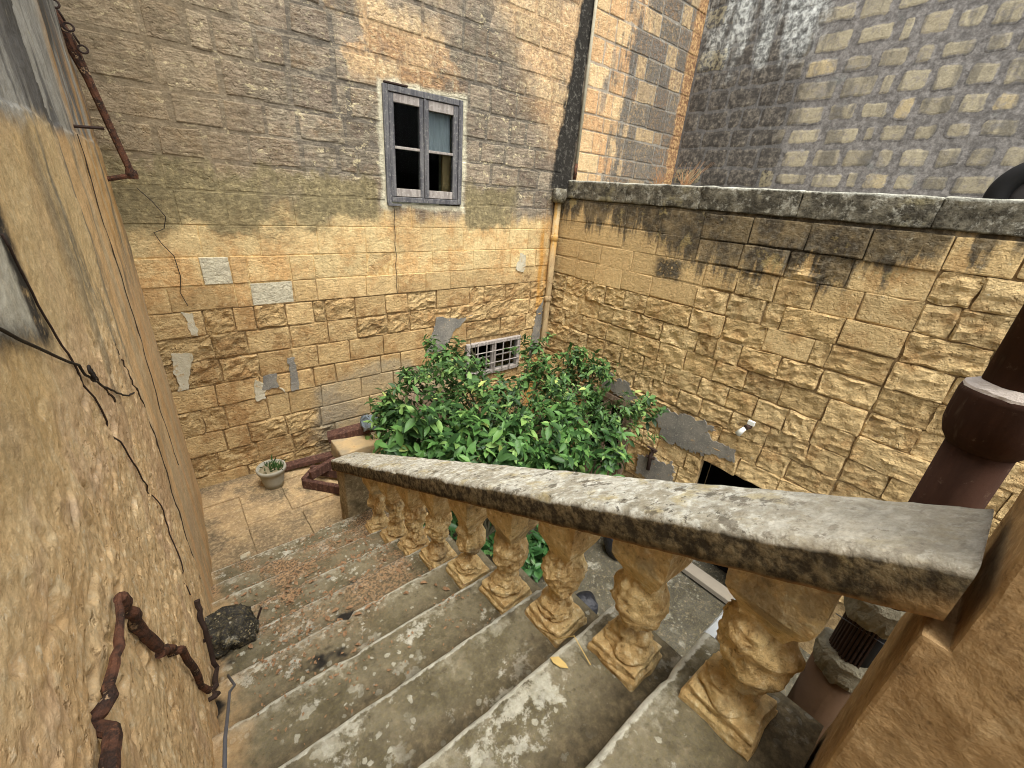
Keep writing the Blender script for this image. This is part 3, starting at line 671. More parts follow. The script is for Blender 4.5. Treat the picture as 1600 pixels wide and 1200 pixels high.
for i in range(len(bz)-1):
    z0, z1 = bz[i], bz[i+1]; known = bj.get(z0, [])
    hi = 4.56
    J = fill(XL-.02, hi, known, .40)
    for k in range(len(J)-1):
        for (a, b, c, d) in clip(J[k], J[k+1], z0, z1, holes):
            if c < -2.95 and a > 1.9: continue
            if z0 > 1.7 and b < 1.0: continue
            lowz = c < -.72
            flat = False
            if lowz:
                ro = random.choice((.25, .45, .8, 1.0)) if c < -1.25 else random.uniform(.1, .35)
                if 1.05 < a < 2.9 and c < -1.85: ro = .18; gap = .003; pr = random.uniform(-.001, .002)
                if 3.0 < a and c > -2.0: ro = .75
                if c > -1.2: ro = random.uniform(.1, .3); gap = random.uniform(.003, .010); pr = random.uniform(-.001, .003); flat = True
                gap = random.uniform(.005, .017); pr = random.uniform(-.004, .010)
            else:
                ro = random.uniform(.15, .6); gap = random.uniform(.012, .05); pr = random.uniform(-.003, .004); ro *= .8
                if c < -.2: ro = .12; gap = random.uniform(.004, .010); pr = random.uniform(-.001, .002); flat = True
            pale = 0.0
            uc, zc = (a+b)/2, (c+d)/2
            if any(p < uc < q and r < zc < t for p, q, r, t in ((1.0, 1.2, .55, .85), (.3, .55, -.94, -.7), (.66, 1.02, -1.16, -.94))): pale = .8
            stone(back, 'back', a, b, c, d, gap, pr, ro, M_back, (random.random(), random.random(), ro, pale), flat=flat)
# the short wall beyond the drainpipe
ez = [.12, .33, .57, .84, 1.03, 1.32, 1.59, 1.86, 2.12, 2.38, 2.64, 2.9]
for i in range(len(ez)-1):
    J = fill(4.84, 7.25, [5.28, 5.59] if i % 2 else [5.1, 5.41, 5.8], .33)
    for k in range(len(J)-1):
        stone(back, 'back', J[k], J[k+1], ez[i], ez[i+1], random.uniform(.015, .03), random.uniform(-.003, .008), random.uniform(.1, .35), M_back, (random.random(), random.random(), .3, 0))
# pale blocks and skims of render
for pts, off, mat, nm in (
    ([(.15, -1.38), (.19, -1.38), (.18, -1.17), (.11, -1.17)], .024, M_lime, 'lime_patch'),
    ([(-.06, -1.88), (.02, -1.86), (.10, -1.52), (-.05, -1.52)], .022, M_lime, 'lime_patch'),
    ([(.52, -2.12), (.62, -2.12), (.62, -1.98), (.78, -2.05), (.80, -2.12), (.72, -2.0), (.55, -1.9)], .03, M_lime, 'lime_patch'),
    ([(.60, -2.05), (.75, -2.03), (.74, -1.86), (.62, -1.88)], .032, M_cement2, 'cement_patch'),
    ([(.86, -2.1), (.95, -2.1), (.93, -1.72), (.87, -1.72)], .03, M_cement2, 'cement_patch'),
    ([(3.86, -.98), (4.02, -1.02), (4.04, -.78), (3.92, -.76)], .02, M_lime, 'lime_patch'),
    ([(2.45, -1.95), (2.75, -1.98), (2.86, -1.74), (3.05, -1.60), (3.2, -1.52), (2.95, -1.56), (2.62, -1.5), (2.55, -1.72)], .026, M_cement2, 'cement_patch'),
    ([(4.26, -2.3), (4.44, -2.3), (4.46, -1.45), (4.34, -1.6)], .024, M_cement2, 'cement_patch')):
    patch(back, 'back', pts, off*.55, mat, nm, rag=.05 if nm == 'render_patch' else .022, seed=random.random()*20)
# room behind the window
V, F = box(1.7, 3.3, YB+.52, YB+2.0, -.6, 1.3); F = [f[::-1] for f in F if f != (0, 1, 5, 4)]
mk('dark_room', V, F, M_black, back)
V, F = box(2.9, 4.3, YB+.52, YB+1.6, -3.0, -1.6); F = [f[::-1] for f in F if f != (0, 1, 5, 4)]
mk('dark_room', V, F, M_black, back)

# ------------------------------------------------------------------ right courtyard wall
DOOR = (2.72, 3.62, ZG-.1, -2.47); CELL = (.98, 1.70, ZG-.1, -2.73)
right = empty('courtyard_wall', (XR, 2.0, ZG), 'rough honey coloured limestone wall under a blackened coping, with doors at its foot', 'wall')
V, F = join([box(XR+.020, XR+.32, a, b, c, d) for a, b, c, d in panels(-1.6, YB+.03, ZG-.1, -.02, [DOOR, CELL])])
o = mk('wall_core', V, F, M_rightm, right); o.color = (.5, .5, .5, 0)
V, F = box(XR+.006, XR+.2, 2.2, YB+.02, -1.0, -.03); o = mk('mortar', V, F, M_rightm, right); o.color = (.5, .5, .5, 0)
rz = [-3.48 + .2445*i for i in range(14)] + [-.05]
rj = {0: [.6, 1.98, 2.35, 2.69], 1: [.7, 1.95, 2.38], 2: [.75, 1.9, 2.3], 3: [.48, .9, 1.7, 2.1], 4: [.47, .88, 1.16, 1.6, 2.03, 2.5],
      5: [.48, .78, 1.15, 1.55, 1.9, 2.19, 2.56], 6: [.48, .80, 1.05, 1.35, 1.65, 1.99, 2.43, 2.75, 3.11],
      7: [.12, .48, .78, 1.18, 1.53, 1.87, 2.23, 2.58, 3.01, 3.85, 4.19], 8: [.10, .47, .91, 1.27, 1.65, 1.92, 2.15, 2.60, 2.93, 3.33, 4.28],
      9: [.09, .47, .92, 1.06, 1.48, 1.91, 2.29, 2.88, 3.21, 3.53, 4.25], 10: [-.03, .46, .9, 1.39, 1.56, 1.93, 2.29, 2.87, 3.31, 3.75, 4.1],
      11: [.24, .46, .84, 1.19, 1.52, 1.90, 2.25, 2.75, 3.2, 3.7], 12: [.21, .46, 1.0, 1.5, 1.93, 2.4, 2.9, 3.4, 4.0], 13: [.08, .46, .95, 1.4, 1.9, 2.4, 2.9, 3.4, 4.0]}
for i in range(14):
    z0, z1 = rz[i], rz[i+1]
    J = fill(-1.5, YB-.01, rj.get(i, []), .42)
    for k in range(len(J)-1):
        a0, b0 = J[k], J[k+1]
        for (a, b, c, d) in clip(a0, b0, z0, z1, [DOOR, CELL]):
            sm = a > 2.2 and c > -1.06
            if sm: ro, gap, pr = random.uniform(.05, .2), random.uniform(.006, .014), random.uniform(-.002, .003)
            else:
                ro = random.choice((.55, .7, .85, 1.0)); gap = random.uniform(.004, .015); pr = random.uniform(-.008, .014)
                if c > -1.3 and .44 < a < 2.3: ro = random.choice((.3, .4, .6, .8))
                if c > -.33: ro = .3
            if a > .42: c -= .012*math.sin(a*3.1+i); d -= .012*math.sin(a*3.1+i+.6)*0
            stone(right, 'right', a, b, c, d, gap, pr, ro, M_right, (random.random(), random.random(), ro, 0))
for pts, off, nm in (
    ([(2.42, -2.52), (2.3, -2.36), (2.06, -2.28), (1.85, -2.26), (1.65, -2.29), (1.77, -2.40), (1.6, -2.42), (1.39, -2.43), (1.36, -2.55), (1.71, -2.66), (2.0, -2.70), (2.22, -2.74)], .020, 'cement_patch'),
    ([(3.2, -2.17), (2.9, -2.24), (2.69, -2.35), (2.55, -2.50), (2.62, -2.58), (2.86, -2.44), (3.3, -2.42)], .020, 'cement_patch'),
    ([(2.5, -3.1), (2.0, -2.98), (1.95, -3.3), (2.5, -3.4)], .030, 'cement_patch')):
    patch(right, 'right', pts, off, M_cement2, nm, rag=.06, seed=random.random()*20)
# coping, five slabs butted end to end
cy_ = [-1.5, -.35, .62, 1.55, 2.5, 3.45, 4.43]
for i in range(6):
    V, F = bbox(XR-.014, XR+.33, cy_[i]+.001, cy_[i+1]-.001, -.022, .20, .012, 2, 9)
    mk('coping_slab', jit(jit(V, .010, 9, i), .005, 32, i), F, M_cop, right, smooth=True)
V, F = box(XR+.32, XR+2.7, -3, YB, -.25, -.06)
props(mk('terrace_floor', V, F, M_cement2), kind='structure')
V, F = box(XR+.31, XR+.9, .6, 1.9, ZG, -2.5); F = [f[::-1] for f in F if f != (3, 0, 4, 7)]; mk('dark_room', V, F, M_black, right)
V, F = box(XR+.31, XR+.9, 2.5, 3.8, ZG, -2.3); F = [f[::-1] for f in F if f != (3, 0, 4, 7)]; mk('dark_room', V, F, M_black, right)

# ------------------------------------------------------------------ far wall, upper right
far = empty('far_wall', (XF, 1.5, -.06), 'high rear house wall of pale blocks smeared with wide grey mortar, behind the coping', 'wall')
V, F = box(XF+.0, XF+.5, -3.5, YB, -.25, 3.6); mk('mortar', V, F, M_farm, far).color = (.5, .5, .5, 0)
fz = [.05, .33, .58, .865, 1.11, 1.375, 1.65, 1.90, 2.185, 2.45, 2.71, 2.97, 3.24, 3.5]
for i in range(len(fz)-1):
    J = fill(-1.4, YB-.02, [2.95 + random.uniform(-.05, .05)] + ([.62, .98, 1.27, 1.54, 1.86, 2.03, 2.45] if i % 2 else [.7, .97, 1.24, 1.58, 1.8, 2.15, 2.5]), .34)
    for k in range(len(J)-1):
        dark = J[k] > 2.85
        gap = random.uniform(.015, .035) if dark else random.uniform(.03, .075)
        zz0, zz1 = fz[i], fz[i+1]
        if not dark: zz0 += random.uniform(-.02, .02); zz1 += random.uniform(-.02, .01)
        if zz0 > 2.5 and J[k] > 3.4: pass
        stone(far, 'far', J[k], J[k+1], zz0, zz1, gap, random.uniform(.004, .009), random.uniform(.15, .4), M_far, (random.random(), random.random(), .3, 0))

# ------------------------------------------------------------------ left wall
left = empty('left_wall', (XL, 1.5, sz_(6)), 'close flaking yellow plaster wall rising beside the stair on the left', 'wall')
def lx(y): return -.215+.025*y
def lwp(y, z):
    rough = max(0, min(1, (-.30-z)/.4))*max(0, min(1, (2.35-y)/.2))
    d = .010*fbm(Vector((y*1.4, z*1.4, 3)), 3) + (.003+.003*rough)*fbm(Vector((y*8, z*8, 9)), 3)
    if y < 2.4:
        g1 = mnoise.noise(Vector((y*34, z*34, 1))); g2 = mnoise.noise(Vector((y*75, z*75, 5)))
        g3 = mnoise.noise(Vector((y*15, z*15, 33))); d += (.0010+.0017*rough)*g1*(1+g3) + (.0008+.0024*rough)*g2
        p = mnoise.noise(Vector((y*17, z*17, 21)))
        if p > .30: d -= (p-.30)*.07*rough
    else: d += .003*mnoise.noise(Vector((y*22, z*14, 1))) + .006*mnoise.noise(Vector((y*6, z*3, 2)))
    step = .008 if y < 2.25+.14*fbm(Vector((0, z*2.5, 4))) else 0
    if z > .10 + .03*fbm(Vector((y*3, 0, 8))): step -= .004
    return Vector((lx(y) + d + step - .012, y, z))
def axis(lo, f0, f1, hi, fine, coarse):
    v = [lo]
    while v[-1] < hi:
        x = v[-1]; v.append(x + (fine if f0 < x < f1 else min(coarse, fine + .06*min(abs(x-f0), abs(x-f1)))))
    return v
ys, zs = axis(-1.6, .3, 1.9, YB+.03, .0062, .035), axis(-3.2, -1.5, .3, 2.75, .0062, .05)
V = [lwp(y, z) for z in zs for y in ys]; n = len(ys)
F = [(j*n+i, j*n+i+1, (j+1)*n+i+1, (j+1)*n+i) for j in range(len(zs)-1) for i in range(n-1)]
mk('plaster_face', V, F, M_left, left, smooth=True)
def q_(y, z):
    k = .215/(.13+.025*y); return (y*k, z*k)
V, F = box(XL-.6, XL-.16, -1.6, YB+.4, -3.2, 2.75); mk('wall_core', V, F, M_left, left)
for pts in ([(1.56, -.47), (1.68, -.56), (1.72, -.66), (1.86, -.80), (1.93, -.95), (1.95, -1.1), (1.94, -1.35), (1.90, -1.55), (1.90, -1.75)],
            [(3.1, .1), (3.0, -.4), (3.05, -.8), (2.9, -1.3), (2.95, -1.8)],
            [(1.05, -.36), (1.12, -.43), (1.2, -.5)]):
    P = []; pts = [q_(*p) for p in pts]
    for i in range(len(pts)-1):
        for k in range(5):
            t = k/5; y = pts[i][0]*(1-t)+pts[i+1][0]*t; z = pts[i][1]*(1-t)+pts[i+1][1]*t
            y += .012*fbm(Vector((z*30, 0, 2))); P.append((lwp(y, z).x+.001, y, z))
    V, F = tube(P, [.0022+.002*random.random() for _ in P], 5); mk('crack', V, F, M_crack, left)

# ------------------------------------------------------------------ staircase and landing
stairs = empty('staircase', (.5, 1.7, ZG), 'worn lichen-spotted stone stair running down between plaster wall and balustrade', 'staircase')
for k in range(-4, 10):
    yb, yf, z = sy_(k-1)-.03, sy_(k), sz_(k); x1 = 1.16 if k > 0 else (1.17 if k == 0 else .866)
    prof = [(yb, z)] + [(yb+(yf-.012-yb)*i/8, z) for i in range(1, 8)] + [(yf-.016, z-.001), (yf-.004, z-.007), (yf, z-.018), (yf-.002, z-.045), (yf-.025, z-.052), (yf-.025, z-RS-.02)]
    prof.insert(8, (yf-.034, z)); edge = [0]*8 + [.25, .8, 1, 1, .6, .2, 0]
    n = 44; V = []; E = []; FRT = []
    for i in range(n+1):
        x = -.27 + (x1+.27)*i/n
        for (y, zz), e in zip(prof, edge):
            FRT.append(max(0, min(1, (y-yb)/(yf-yb))))
            q = Vector((x*3, y*3, k*2.7)); wear = .008*math.exp(-((x-.45)/.35)**2)*e
            ch = e*max(0, fbm(Vector((x*9, k*5.1, 2)))-.35)*.03
            V.append((x, y + .0028*e*fbm(q*3) - ch, zz + .004*fbm(q) + .0018*fbm(q*6) - wear*.6 - ch*.8)); E.append(e)
    m = len(prof); F = [(i*m+j, i*m+j+1, (i+1)*m+j+1, (i+1)*m+j) for i in range(n) for j in range(m-1)]
    nv = len(V); V += [(-.27, yb, z-.25), (x1, yb, z-.25)]; E += [0, 0]; FRT += [0, 0]
    F += [tuple(range(n*m, n*m+m)) + (nv+1,), tuple(range(m-1, -1, -1)) + (nv,), (m-1, nv, nv+1, n*m+m-1)[::-1]]
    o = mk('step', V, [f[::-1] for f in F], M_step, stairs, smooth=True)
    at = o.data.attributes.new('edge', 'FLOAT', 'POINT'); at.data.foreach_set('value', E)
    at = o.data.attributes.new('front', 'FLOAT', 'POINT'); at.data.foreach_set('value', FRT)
# outer end of the top step, painted
prof = [(.075, sz_(0)-.001), (sy_(0)-.10, sz_(0)-.001), (sy_(0)-.04, sz_(0)-.001), (sy_(0)-.02, sz_(0)-.001), (sy_(0)-.003, sz_(0)-.005), (sy_(0)+.003, sz_(0)-.018), (sy_(0)+.002, sz_(0)-.17), (.075, sz_(0)-.17)]
ev = [0, 0, .3, .9, 1, .7, 0, 0]; V = []; E = []; n = 16; m = len(prof)
for i in range(n+1):
    for (y, z), e in zip(prof, ev):
        q = Vector((i*.4, y*20, z*20)); V.append(Vector((1.172+.283*i/n, y, z)) + Vector((0, fbm(q), fbm(q+Vector((5, 5, 5)))))*.003); E.append(e)
F = [(i*m+j, (i+1)*m+j, (i+1)*m+(j+1) % m, i*m+(j+1) % m) for i in range(n) for j in range(m)] + [tuple(range(m)), tuple(range(n*m+m-1, n*m-1, -1))]
o = mk('painted_step_end', V, F, M_bluep, stairs)
at = o.data.attributes.new('edge', 'FLOAT', 'POINT'); at.data.foreach_set('value', E)
# mass under the stair
P0 = [(sy_(-4), sz_(-4)-.3), (sy_(9), sz_(9)-.3), (YB, ZL-.2), (YB, ZG), (sy_(-4), ZG)]
V = [Vector((x, y, z)) for x in (-.2, 1.08) for y, z in P0]; F = [(0, 1, 2, 3, 4), (9, 8, 7, 6, 5)] + [(i, 5+i, 5+(i+1) % 5, (i+1) % 5) for i in range(5)]
mk('stair_base', V, F, M_render, stairs)
land = empty('landing', (.5, 3.9, ZL), 'flagstone landing at the foot of the stair', 'landing'); land['kind'] = 'structure'; del land['category']; del land['label']
V, F = box(XL-.1, 1.75, sy_(9)-.02, YB+.02, ZL-.22, ZL-.02); mk('landing_bed', V, F, M_land, land)
for (a, b, c, d) in ((-.18, .17, 3.10, 4.02), (.172, .62, 3.10, 3.74), (.174, .55, 3.742, 4.22), (.622, 1.15, 3.10, 3.66), (.552, 1.2, 3.75, 4.25), (-.18, .42, 4.222, 4.57), (.43, 1.0, 4.252, 4.57), (1.01, 1.7, 4.25, 4.57), (1.21, 1.7, 3.3, 4.245)):
    V, F = bbox(a+.001, b-.001, c+.001, d-.001, ZL-.1, ZL+random.uniform(-.004, .004), .006, 2, 3); mk('flagstone', jit(V, .007, 7, 3), F, M_land, land, smooth=True)

# ------------------------------------------------------------------ balustrade
bal = empty('balustrade', (1.0, 1.6, sz_(5)), 'eroded stone balustrade with thick lichen-topped sloping handrail along the stair', 'balustrade')
def railmesh(ya, yb, seed):
    n = int((yb-ya)/.02); w0, w1, tk = RX0, RX1, RAILT
    sec = [(w0, -tk), (w0, -tk*.75), (w0, -tk*.5), (w0, -tk*.25), (w0+.002, -.016), (w0+.009, -.004), (w0+.02, 0), (w0+.07, .001), (w0+.128, .002), (w0+.19, .001), (w1-.02, 0), (w1-.006, -.005), (w1, -.02), (w1, -tk*.6), (w1, -tk), (w0+.128, -tk)]
    sid = [1, .75, .5, .3, .16, .08, 0, 0, 0, 0, 0, .1, .2, .6, 1, 1.15]
    V = []; E = []
    for i in range(n+1):
        y = ya + (yb-ya)*i/n
        for (x, dz), s in zip(sec, sid):
            q = Vector((x*5, y*5, dz*5+seed)); e = .5 if s in (1, 1.15) else 1
            chip = max(0, fbm(Vector((y*7, seed, 3)))-.35)*.03 if .05 < s < .2 else 0
            V.append((x + .0035*fbm(q*4)*e + chip, y, nose(y)+RAILH+dz + .003*fbm(q+Vector((9, 0, 0)))*e + .003*fbm(q*6) - chip)); E.append(s)
    m = len(sec); F = [(i*m+j, i*m+(j+1) % m, (i+1)*m+(j+1) % m, (i+1)*m+j) for i in range(n) for j in range(m)]
    F += [tuple(range(m))[::-1], tuple(range(n*m, n*m+m))]
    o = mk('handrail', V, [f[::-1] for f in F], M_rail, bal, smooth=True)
    at = o.data.attributes.new('side', 'FLOAT', 'POINT'); at.data.foreach_set('value', E)
    return o
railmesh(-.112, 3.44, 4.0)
random.seed(21)
def baluster(k):
    yc = sy_(k)-.155; zb = sz_(k); xc = 1.0; top = nose(yc)+RAILH-RAILT
    Hh = top-zb
    er = {0: 1.35, 1: 1.05, 2: 1.2, 3: 1.1, 4: 1.0, 5: 1.3, 6: 1.4, 7: 1.6, 8: 1.1}[k]
    pr = [(.055, .055), (.080, .060), (.088, .072), (.088, .086), (.078, .096), (.072, .104), (.076, .114), (.070, .126), (.056, .140), (.050, .158), (.052, .176), (.062, .196), (.076, .216), (.087, .244), (.093, .276), (.093, .308), (.087, .336), (.077, .358), (.067, .374), (.060, .388), (.056, .40)]
    sc = 1.0
    seg = 44
    # refine the profile
    P = []
    for i in range(len(pr)-1):
        for t in (0, .34, .67): P.append((pr[i][0]*(1-t)+pr[i+1][0]*t, (pr[i][1]*(1-t)+pr[i+1][1]*t)*Hh/.58))
    P.append((pr[-1][0], pr[-1][1]*Hh/.58))
    V, F = lathe(P, seg)
    out = []
    for v in V:
        a = Vector((v.x, v.y, 0)); r = a.length; d = a/r if r else a
        q = Vector((v.x*16, v.y*16, v.z*16 + k*13.7)); q2 = Vector((v.x*5, v.y*5, v.z*7 + k*5.1))
        dent = fbm(q, 3)*.011*er + fbm(q*2.6, 2)*.005*er - max(0, mnoise.noise(q*2.9)-.18)*.022*er - abs(mnoise.noise(q*.8+Vector((3, 3, 3))))*.010*er + .004*er + fbm(Vector((q.x*.6, q.y*.6, q.z*2.4)), 2)*.006*er + fbm(q2, 2)*.010*er - max(0, fbm(q2+Vector((5, 2, 9)), 2)-.14)*.085*er - max(0, mnoise.noise(q*1.7)-.3)*.02*er
        out.append(v - a*(-.04, .04, .12)[min(k, 2)] + d*(dent-.003*er) + Vector((0, 0, fbm(q+Vector((7, 7, 7)), 2)*.006*er)))
    b = mk('baluster', out, F, M_bal, bal, (xc, yc, zb), 0, k < 2)
    hx, hy = .088, .092
    V, F = bbox(-hx, hx, -hy, hy, -.006, .062, .008, 2, 4)
    V = [v + Vector((v.x, v.y, 0))*(-.05 if v.z > .03 else .04) for v in jit(V, .008*er, 14, k)]
    p = mk('plinth', V, F, M_bal, b, (0, 0, 0)); p.location = (0, 0, 0)
    # flared square capital that dies into the slope of the rail
    V = []; F = []; lv = [(.046, .372), (.050, .392), (.058, .412), (.070, .436), (.080, .462), (.084, .49), (.085, .52), (.085, None)]
    ring = []; big = (1.12, 1.06, 1.0)[min(k, 2)]
    for r, z in lv:
        r *= big
        for s in range(4):
            for t in range(6):
                a = [(-1, -1), (1, -1), (1, 1), (-1, 1)][s]; bb = [(1, -1), (1, 1), (-1, 1), (-1, -1)][s]; f = t/6
                px, py = (a[0]*(1-f)+bb[0]*f)*r, (a[1]*(1-f)+bb[1]*f)*r
                zz = (z*Hh/.58) if z is not None else (nose(yc+py)+RAILH-RAILT+.012-zb)
                if z is not None: zz = min(zz, nose(yc+py)+RAILH-RAILT-.002-zb)
                V.append(Vector((px, py, zz)))
    V = [v if v.z > .53 else v + Vector((fbm(v*14+Vector((k*3, 0, 0))), fbm(v*14+Vector((0, k*3, 5))), 0))*.006*er for v in V]
    m = 24; F = [(i*m+j, i*m+(j+1) % m, (i+1)*m+(j+1) % m, (i+1)*m+j) for i in range(len(lv)-1) for j in range(m)] + [tuple(range(m))[::-1], tuple(range((len(lv)-1)*m, len(lv)*m))]
    c = mk('capital', V, F, M_bal, b, (0, 0, 0), smooth=False); c.location = (0, 0, 0)
    return b
for k in range(0, 9): baluster(k)
# end post at the bottom of the rail
V, F = bbox(.895, 1.12, 3.13, 3.36, ZL-.02, nose(3.25)+RAILH-RAILT+.03, .012, 2, 6)
mk('end_post', jit(V, .009, 9, 3), F, M_post, bal, smooth=True)

# ------------------------------------------------------------------ pier at the head of the rail
pier = empty('stone_pier', (1.05, -.5, sz_(-1)), 'big ochre plastered pier at the upper end of the stone handrail, bottom right', 'pier')
pf = [(-1.3, sz_(2)), (-.097, sz_(2)), (-.097, -.625), (-.135, -.629), (-.135, .45), (-1.3, .45)]
bm = bmesh.new()
va = [bm.verts.new((.872, y, z)) for y, z in pf]; vb = [bm.verts.new((1.20, y, z)) for y, z in pf]
bm.faces.new(va); bm.faces.new(vb[::-1])
for i in range(6): bm.faces.new((va[i], vb[i], vb[(i+1) % 6], va[(i+1) % 6]))
bmesh.ops.recalc_face_normals(bm, faces=bm.faces[:])
bmesh.ops.bevel(bm, geom=bm.edges[:], offset=.008, segments=2, affect='EDGES', profile=.6)
bmesh.ops.triangulate(bm, faces=bm.faces[:])
for _ in range(5): bmesh.ops.subdivide_edges(bm, edges=[e for e in bm.edges if e.calc_length() > .05], cuts=1); bmesh.ops.triangulate(bm, faces=bm.faces[:])
bm.verts.index_update(); V = [v.co.copy() for v in bm.verts]; F = [tuple(v.index for v in f.verts) for f in bm.faces]; bm.free()
mk('pier_body', jit(jit(V, .003, 9, 2), .0015, 40, 3), F, M_pier, pier)

# ------------------------------------------------------------------ window in the back wall
win = empty('sash_window', (2.487, YB, -.2), 'old grey wooden casement window, upper right pane backed by pale blue curtain', 'window')
yf, yk = YB-.022, YB+.06
def bar(x0, x1, z0, z1, y0=yf, y1=yk, m=M_wood, name='frame', par=win, bev=.004):
    V, F = bbox(x0, x1, y0, y1, z0, z1, bev, 1); return mk(name, V, F, m, par)
V, F = join([bbox(2.035, 2.085, yf, yk, -.20, .85, .004, 1), bbox(2.895, 2.945, yf, yk, -.18, .85, .004, 1), bbox(2.087, 2.893, yf, yk, .795, .85, .004, 1), bbox(2.087, 2.893, yf, yk, -.185, -.135, .004, 1)])
mk('frame', V, F, M_wood, win)
V, F = bbox(2.04, 2.19, YB-.03, YB+.02, -.225, -.202, .003, 1); mk('sill_board', V, F, M_wood, win)
V, F = bbox(2.05, 2.30, YB-.025, YB+.02, .856, .872, .003, 1); mk('lintel_batten', V, F, M_rustd, win)
for (a, b, px0, px1, zt) in ((2.09, 2.468, 2.145, 2.425, .715), (2.492, 2.89, 2.53, 2.83, .70)):
    s = bar(a, px0, -.13, .79, YB-.012, YB+.04, M_wood, 'sash')
    V, F = join([bbox(px0+.001, px1-.001, YB-.011, YB+.04, zt, .789, .003, 1), bbox(px0+.001, px1-.001, YB-.011, YB+.04, -.129, -.052, .003, 1)])
    mk('sash_rail', V, F, M_woodl, s)
    V, F = bbox(px1, b, YB-.012, YB+.04, -.13, .79, .003, 1); mk('sash_stile', V, F, M_wood, s)
    V, F = bbox(px0-.004, px1+.004, YB-.006, YB+.03, .315, .34, .003, 1); mk('glazing_bar', V, F, M_woodl, s)
    for z0, z1 in ((-.05, .314), (.341, zt)):
        V, F = box(px0, px1, YB+.015, YB+.019, z0, z1); mk('pane', V, F, M_glass, s)
V, F = bbox(2.469, 2.491, YB-.028, YB+.05, -.132, .792, .004, 1); mk('mullion', V, F, M_wood, win)
V, F = grid(30, 4, lambda a, b: Vector((2.535+a*.30, YB+.06+.010*math.sin(a*34)+.004*math.sin(a*71), .335+b*.40))); mk('curtain', V, F, M_curtain, win, smooth=True)
V, F = box(2.755, 2.86, YB+.09, YB+.12, -.13, .33); mk('inner_shutter', V, F, M_inner, win)

# ------------------------------------------------------------------ small barred window
sw = empty('barred_window', (3.56, YB, -2.45), 'small barred window low in the back wall above the bush', 'window')
V, F = join([bbox(3.08, 3.14, YB-.03, YB+.06, -2.455, -1.945, .004, 1), bbox(3.99, 4.05, YB-.03, YB+.06, -2.455, -1.945, .004, 1), bbox(3.141, 3.989, YB-.03, YB+.06, -1.995, -1.945, .004, 1), bbox(3.141, 3.989, YB-.03, YB+.06, -2.455, -2.40, .004, 1)])
mk('frame', V, F, M_woodl, sw)
V, F = bbox(3.53, 3.61, YB-.01, YB+.05, -2.399, -1.996, .004, 1); mk('mullion', V, F, M_woodl, sw)
for x0, x1 in ((3.142, 3.529), (3.611, 3.988)):
    for z0, z1 in ((-2.398, -2.21), (-2.19, -1.997)):
        V, F = box(x0, x1, YB+.03, YB+.034, z0, z1); mk('pane', V, F, M_glass, sw)
    V, F = bbox(x0, x1, YB+.02, YB+.045, -2.209, -2.191, .002, 1); mk('glazing_bar', V, F, M_woodl, sw)
for x in (3.26, 3.41, 3.56, 3.71, 3.85): V, F = tube([(x, YB-.04, -2.42), (x, YB-.04, -1.97)], .009, 8); mk('bar', V, F, M_woodl, sw)
for z in (-2.10, -2.28): V, F = tube([(3.10, YB-.04, z), (4.03, YB-.04, z)], .008, 8); mk('crossbar', V, F, M_woodl, sw)

# ------------------------------------------------------------------ doors in the courtyard wall
dr = empty('glazed_door', (XR, 3.17, ZG), 'brown wooden door with glass panes half hidden behind the bush', 'door')
V, F = join([bbox(XR-.02, XR+.08, 2.72, 2.80, ZG, -2.47, .004, 1), bbox(XR-.02, XR+.08, 3.54, 3.62, ZG, -2.47, .004, 1), bbox(XR-.02, XR+.08, 2.801, 3.539, -2.55, -2.47, .004, 1)])
mk('frame', V, F, M_woodb, dr)
for a, b in ((2.805, 3.165), (3.17, 3.535)):
    V, F = join([bbox(XR+.0, XR+.045, a, a+.07, ZG+.02, -2.556, .003, 1), bbox(XR, XR+.045, b-.07, b, ZG+.02, -2.556, .003, 1), bbox(XR, XR+.045, a+.071, b-.071, -2.63, -2.556, .003, 1), bbox(XR, XR+.045, a+.071, b-.071, -3.5, -3.4, .003, 1), bbox(XR+.01, XR+.035, a+.071, b-.071, ZG+.02, -3.501, .003, 1)])
    l = mk('leaf_frame', V, F, M_woodb, dr); V, F = box(XR+.02, XR+.024, a+.071, b-.071, -3.4, -2.63); mk('pane', V, F, M_glass, l)
V, F = join([bbox(XR+.06, XR+.30, 1.70, 1.735, ZG, -2.73, .004, 1), bbox(XR+.06, XR+.30, .945, .98, ZG, -2.73, .004, 1)])
cd = mk('cellar_doorway', V, F, M_wood); props(cd, 'dark open cellar doorway at the foot of the courtyard wall', 'doorway')

# ------------------------------------------------------------------ drainpipe in the corner with hopper, white pipe
dp = empty('corner_drainpipe', (4.44, YB-.06, -2.0), 'ochre stained drainpipe with stone hopper in the wall corner', 'drainpipe')
px, py = 4.50, YB-.055
V, F = tube([(px, py, .0), (px, py, -1.2), (px, py, -2.2), (px, py, ZG)], .045, 14); mk('pipe', V, F, M_plumb, dp, smooth=True)
for z in (-.55, -1.42, -2.15): V, F = lathe([(.046, -.04), (.055, -.03), (.055, .03), (.046, .04)], 14, (px, py, z)); mk('collar', V, F, M_plumb, dp, smooth=True)
V, F = lathe([(.05, -.12), (.085, -.10), (.095, -.05), (.095, .05), (.085, .06), (.06, .04)], 18, (px-.02, py-.03, .03)); mk('hopper', jit(V, .006, 16, 2), F, M_cop, dp, smooth=True)
V, F = tube([(4.80, YB-.028, .3), (4.80, YB-.028, 1.5), (4.80, YB-.028, 2.9)], .02, 10); o = mk('wall_pipe', V, F, M_whitep, smooth=True)
props(o, 'thin chalky white pipe running up beside the black stain', 'pipe')
V, F = tube([(4.80, YB-.028, .22), (4.80, YB-.028, .42)], .023, 10); mk('rusty_end', V, F, M_rust, o, smooth=True)

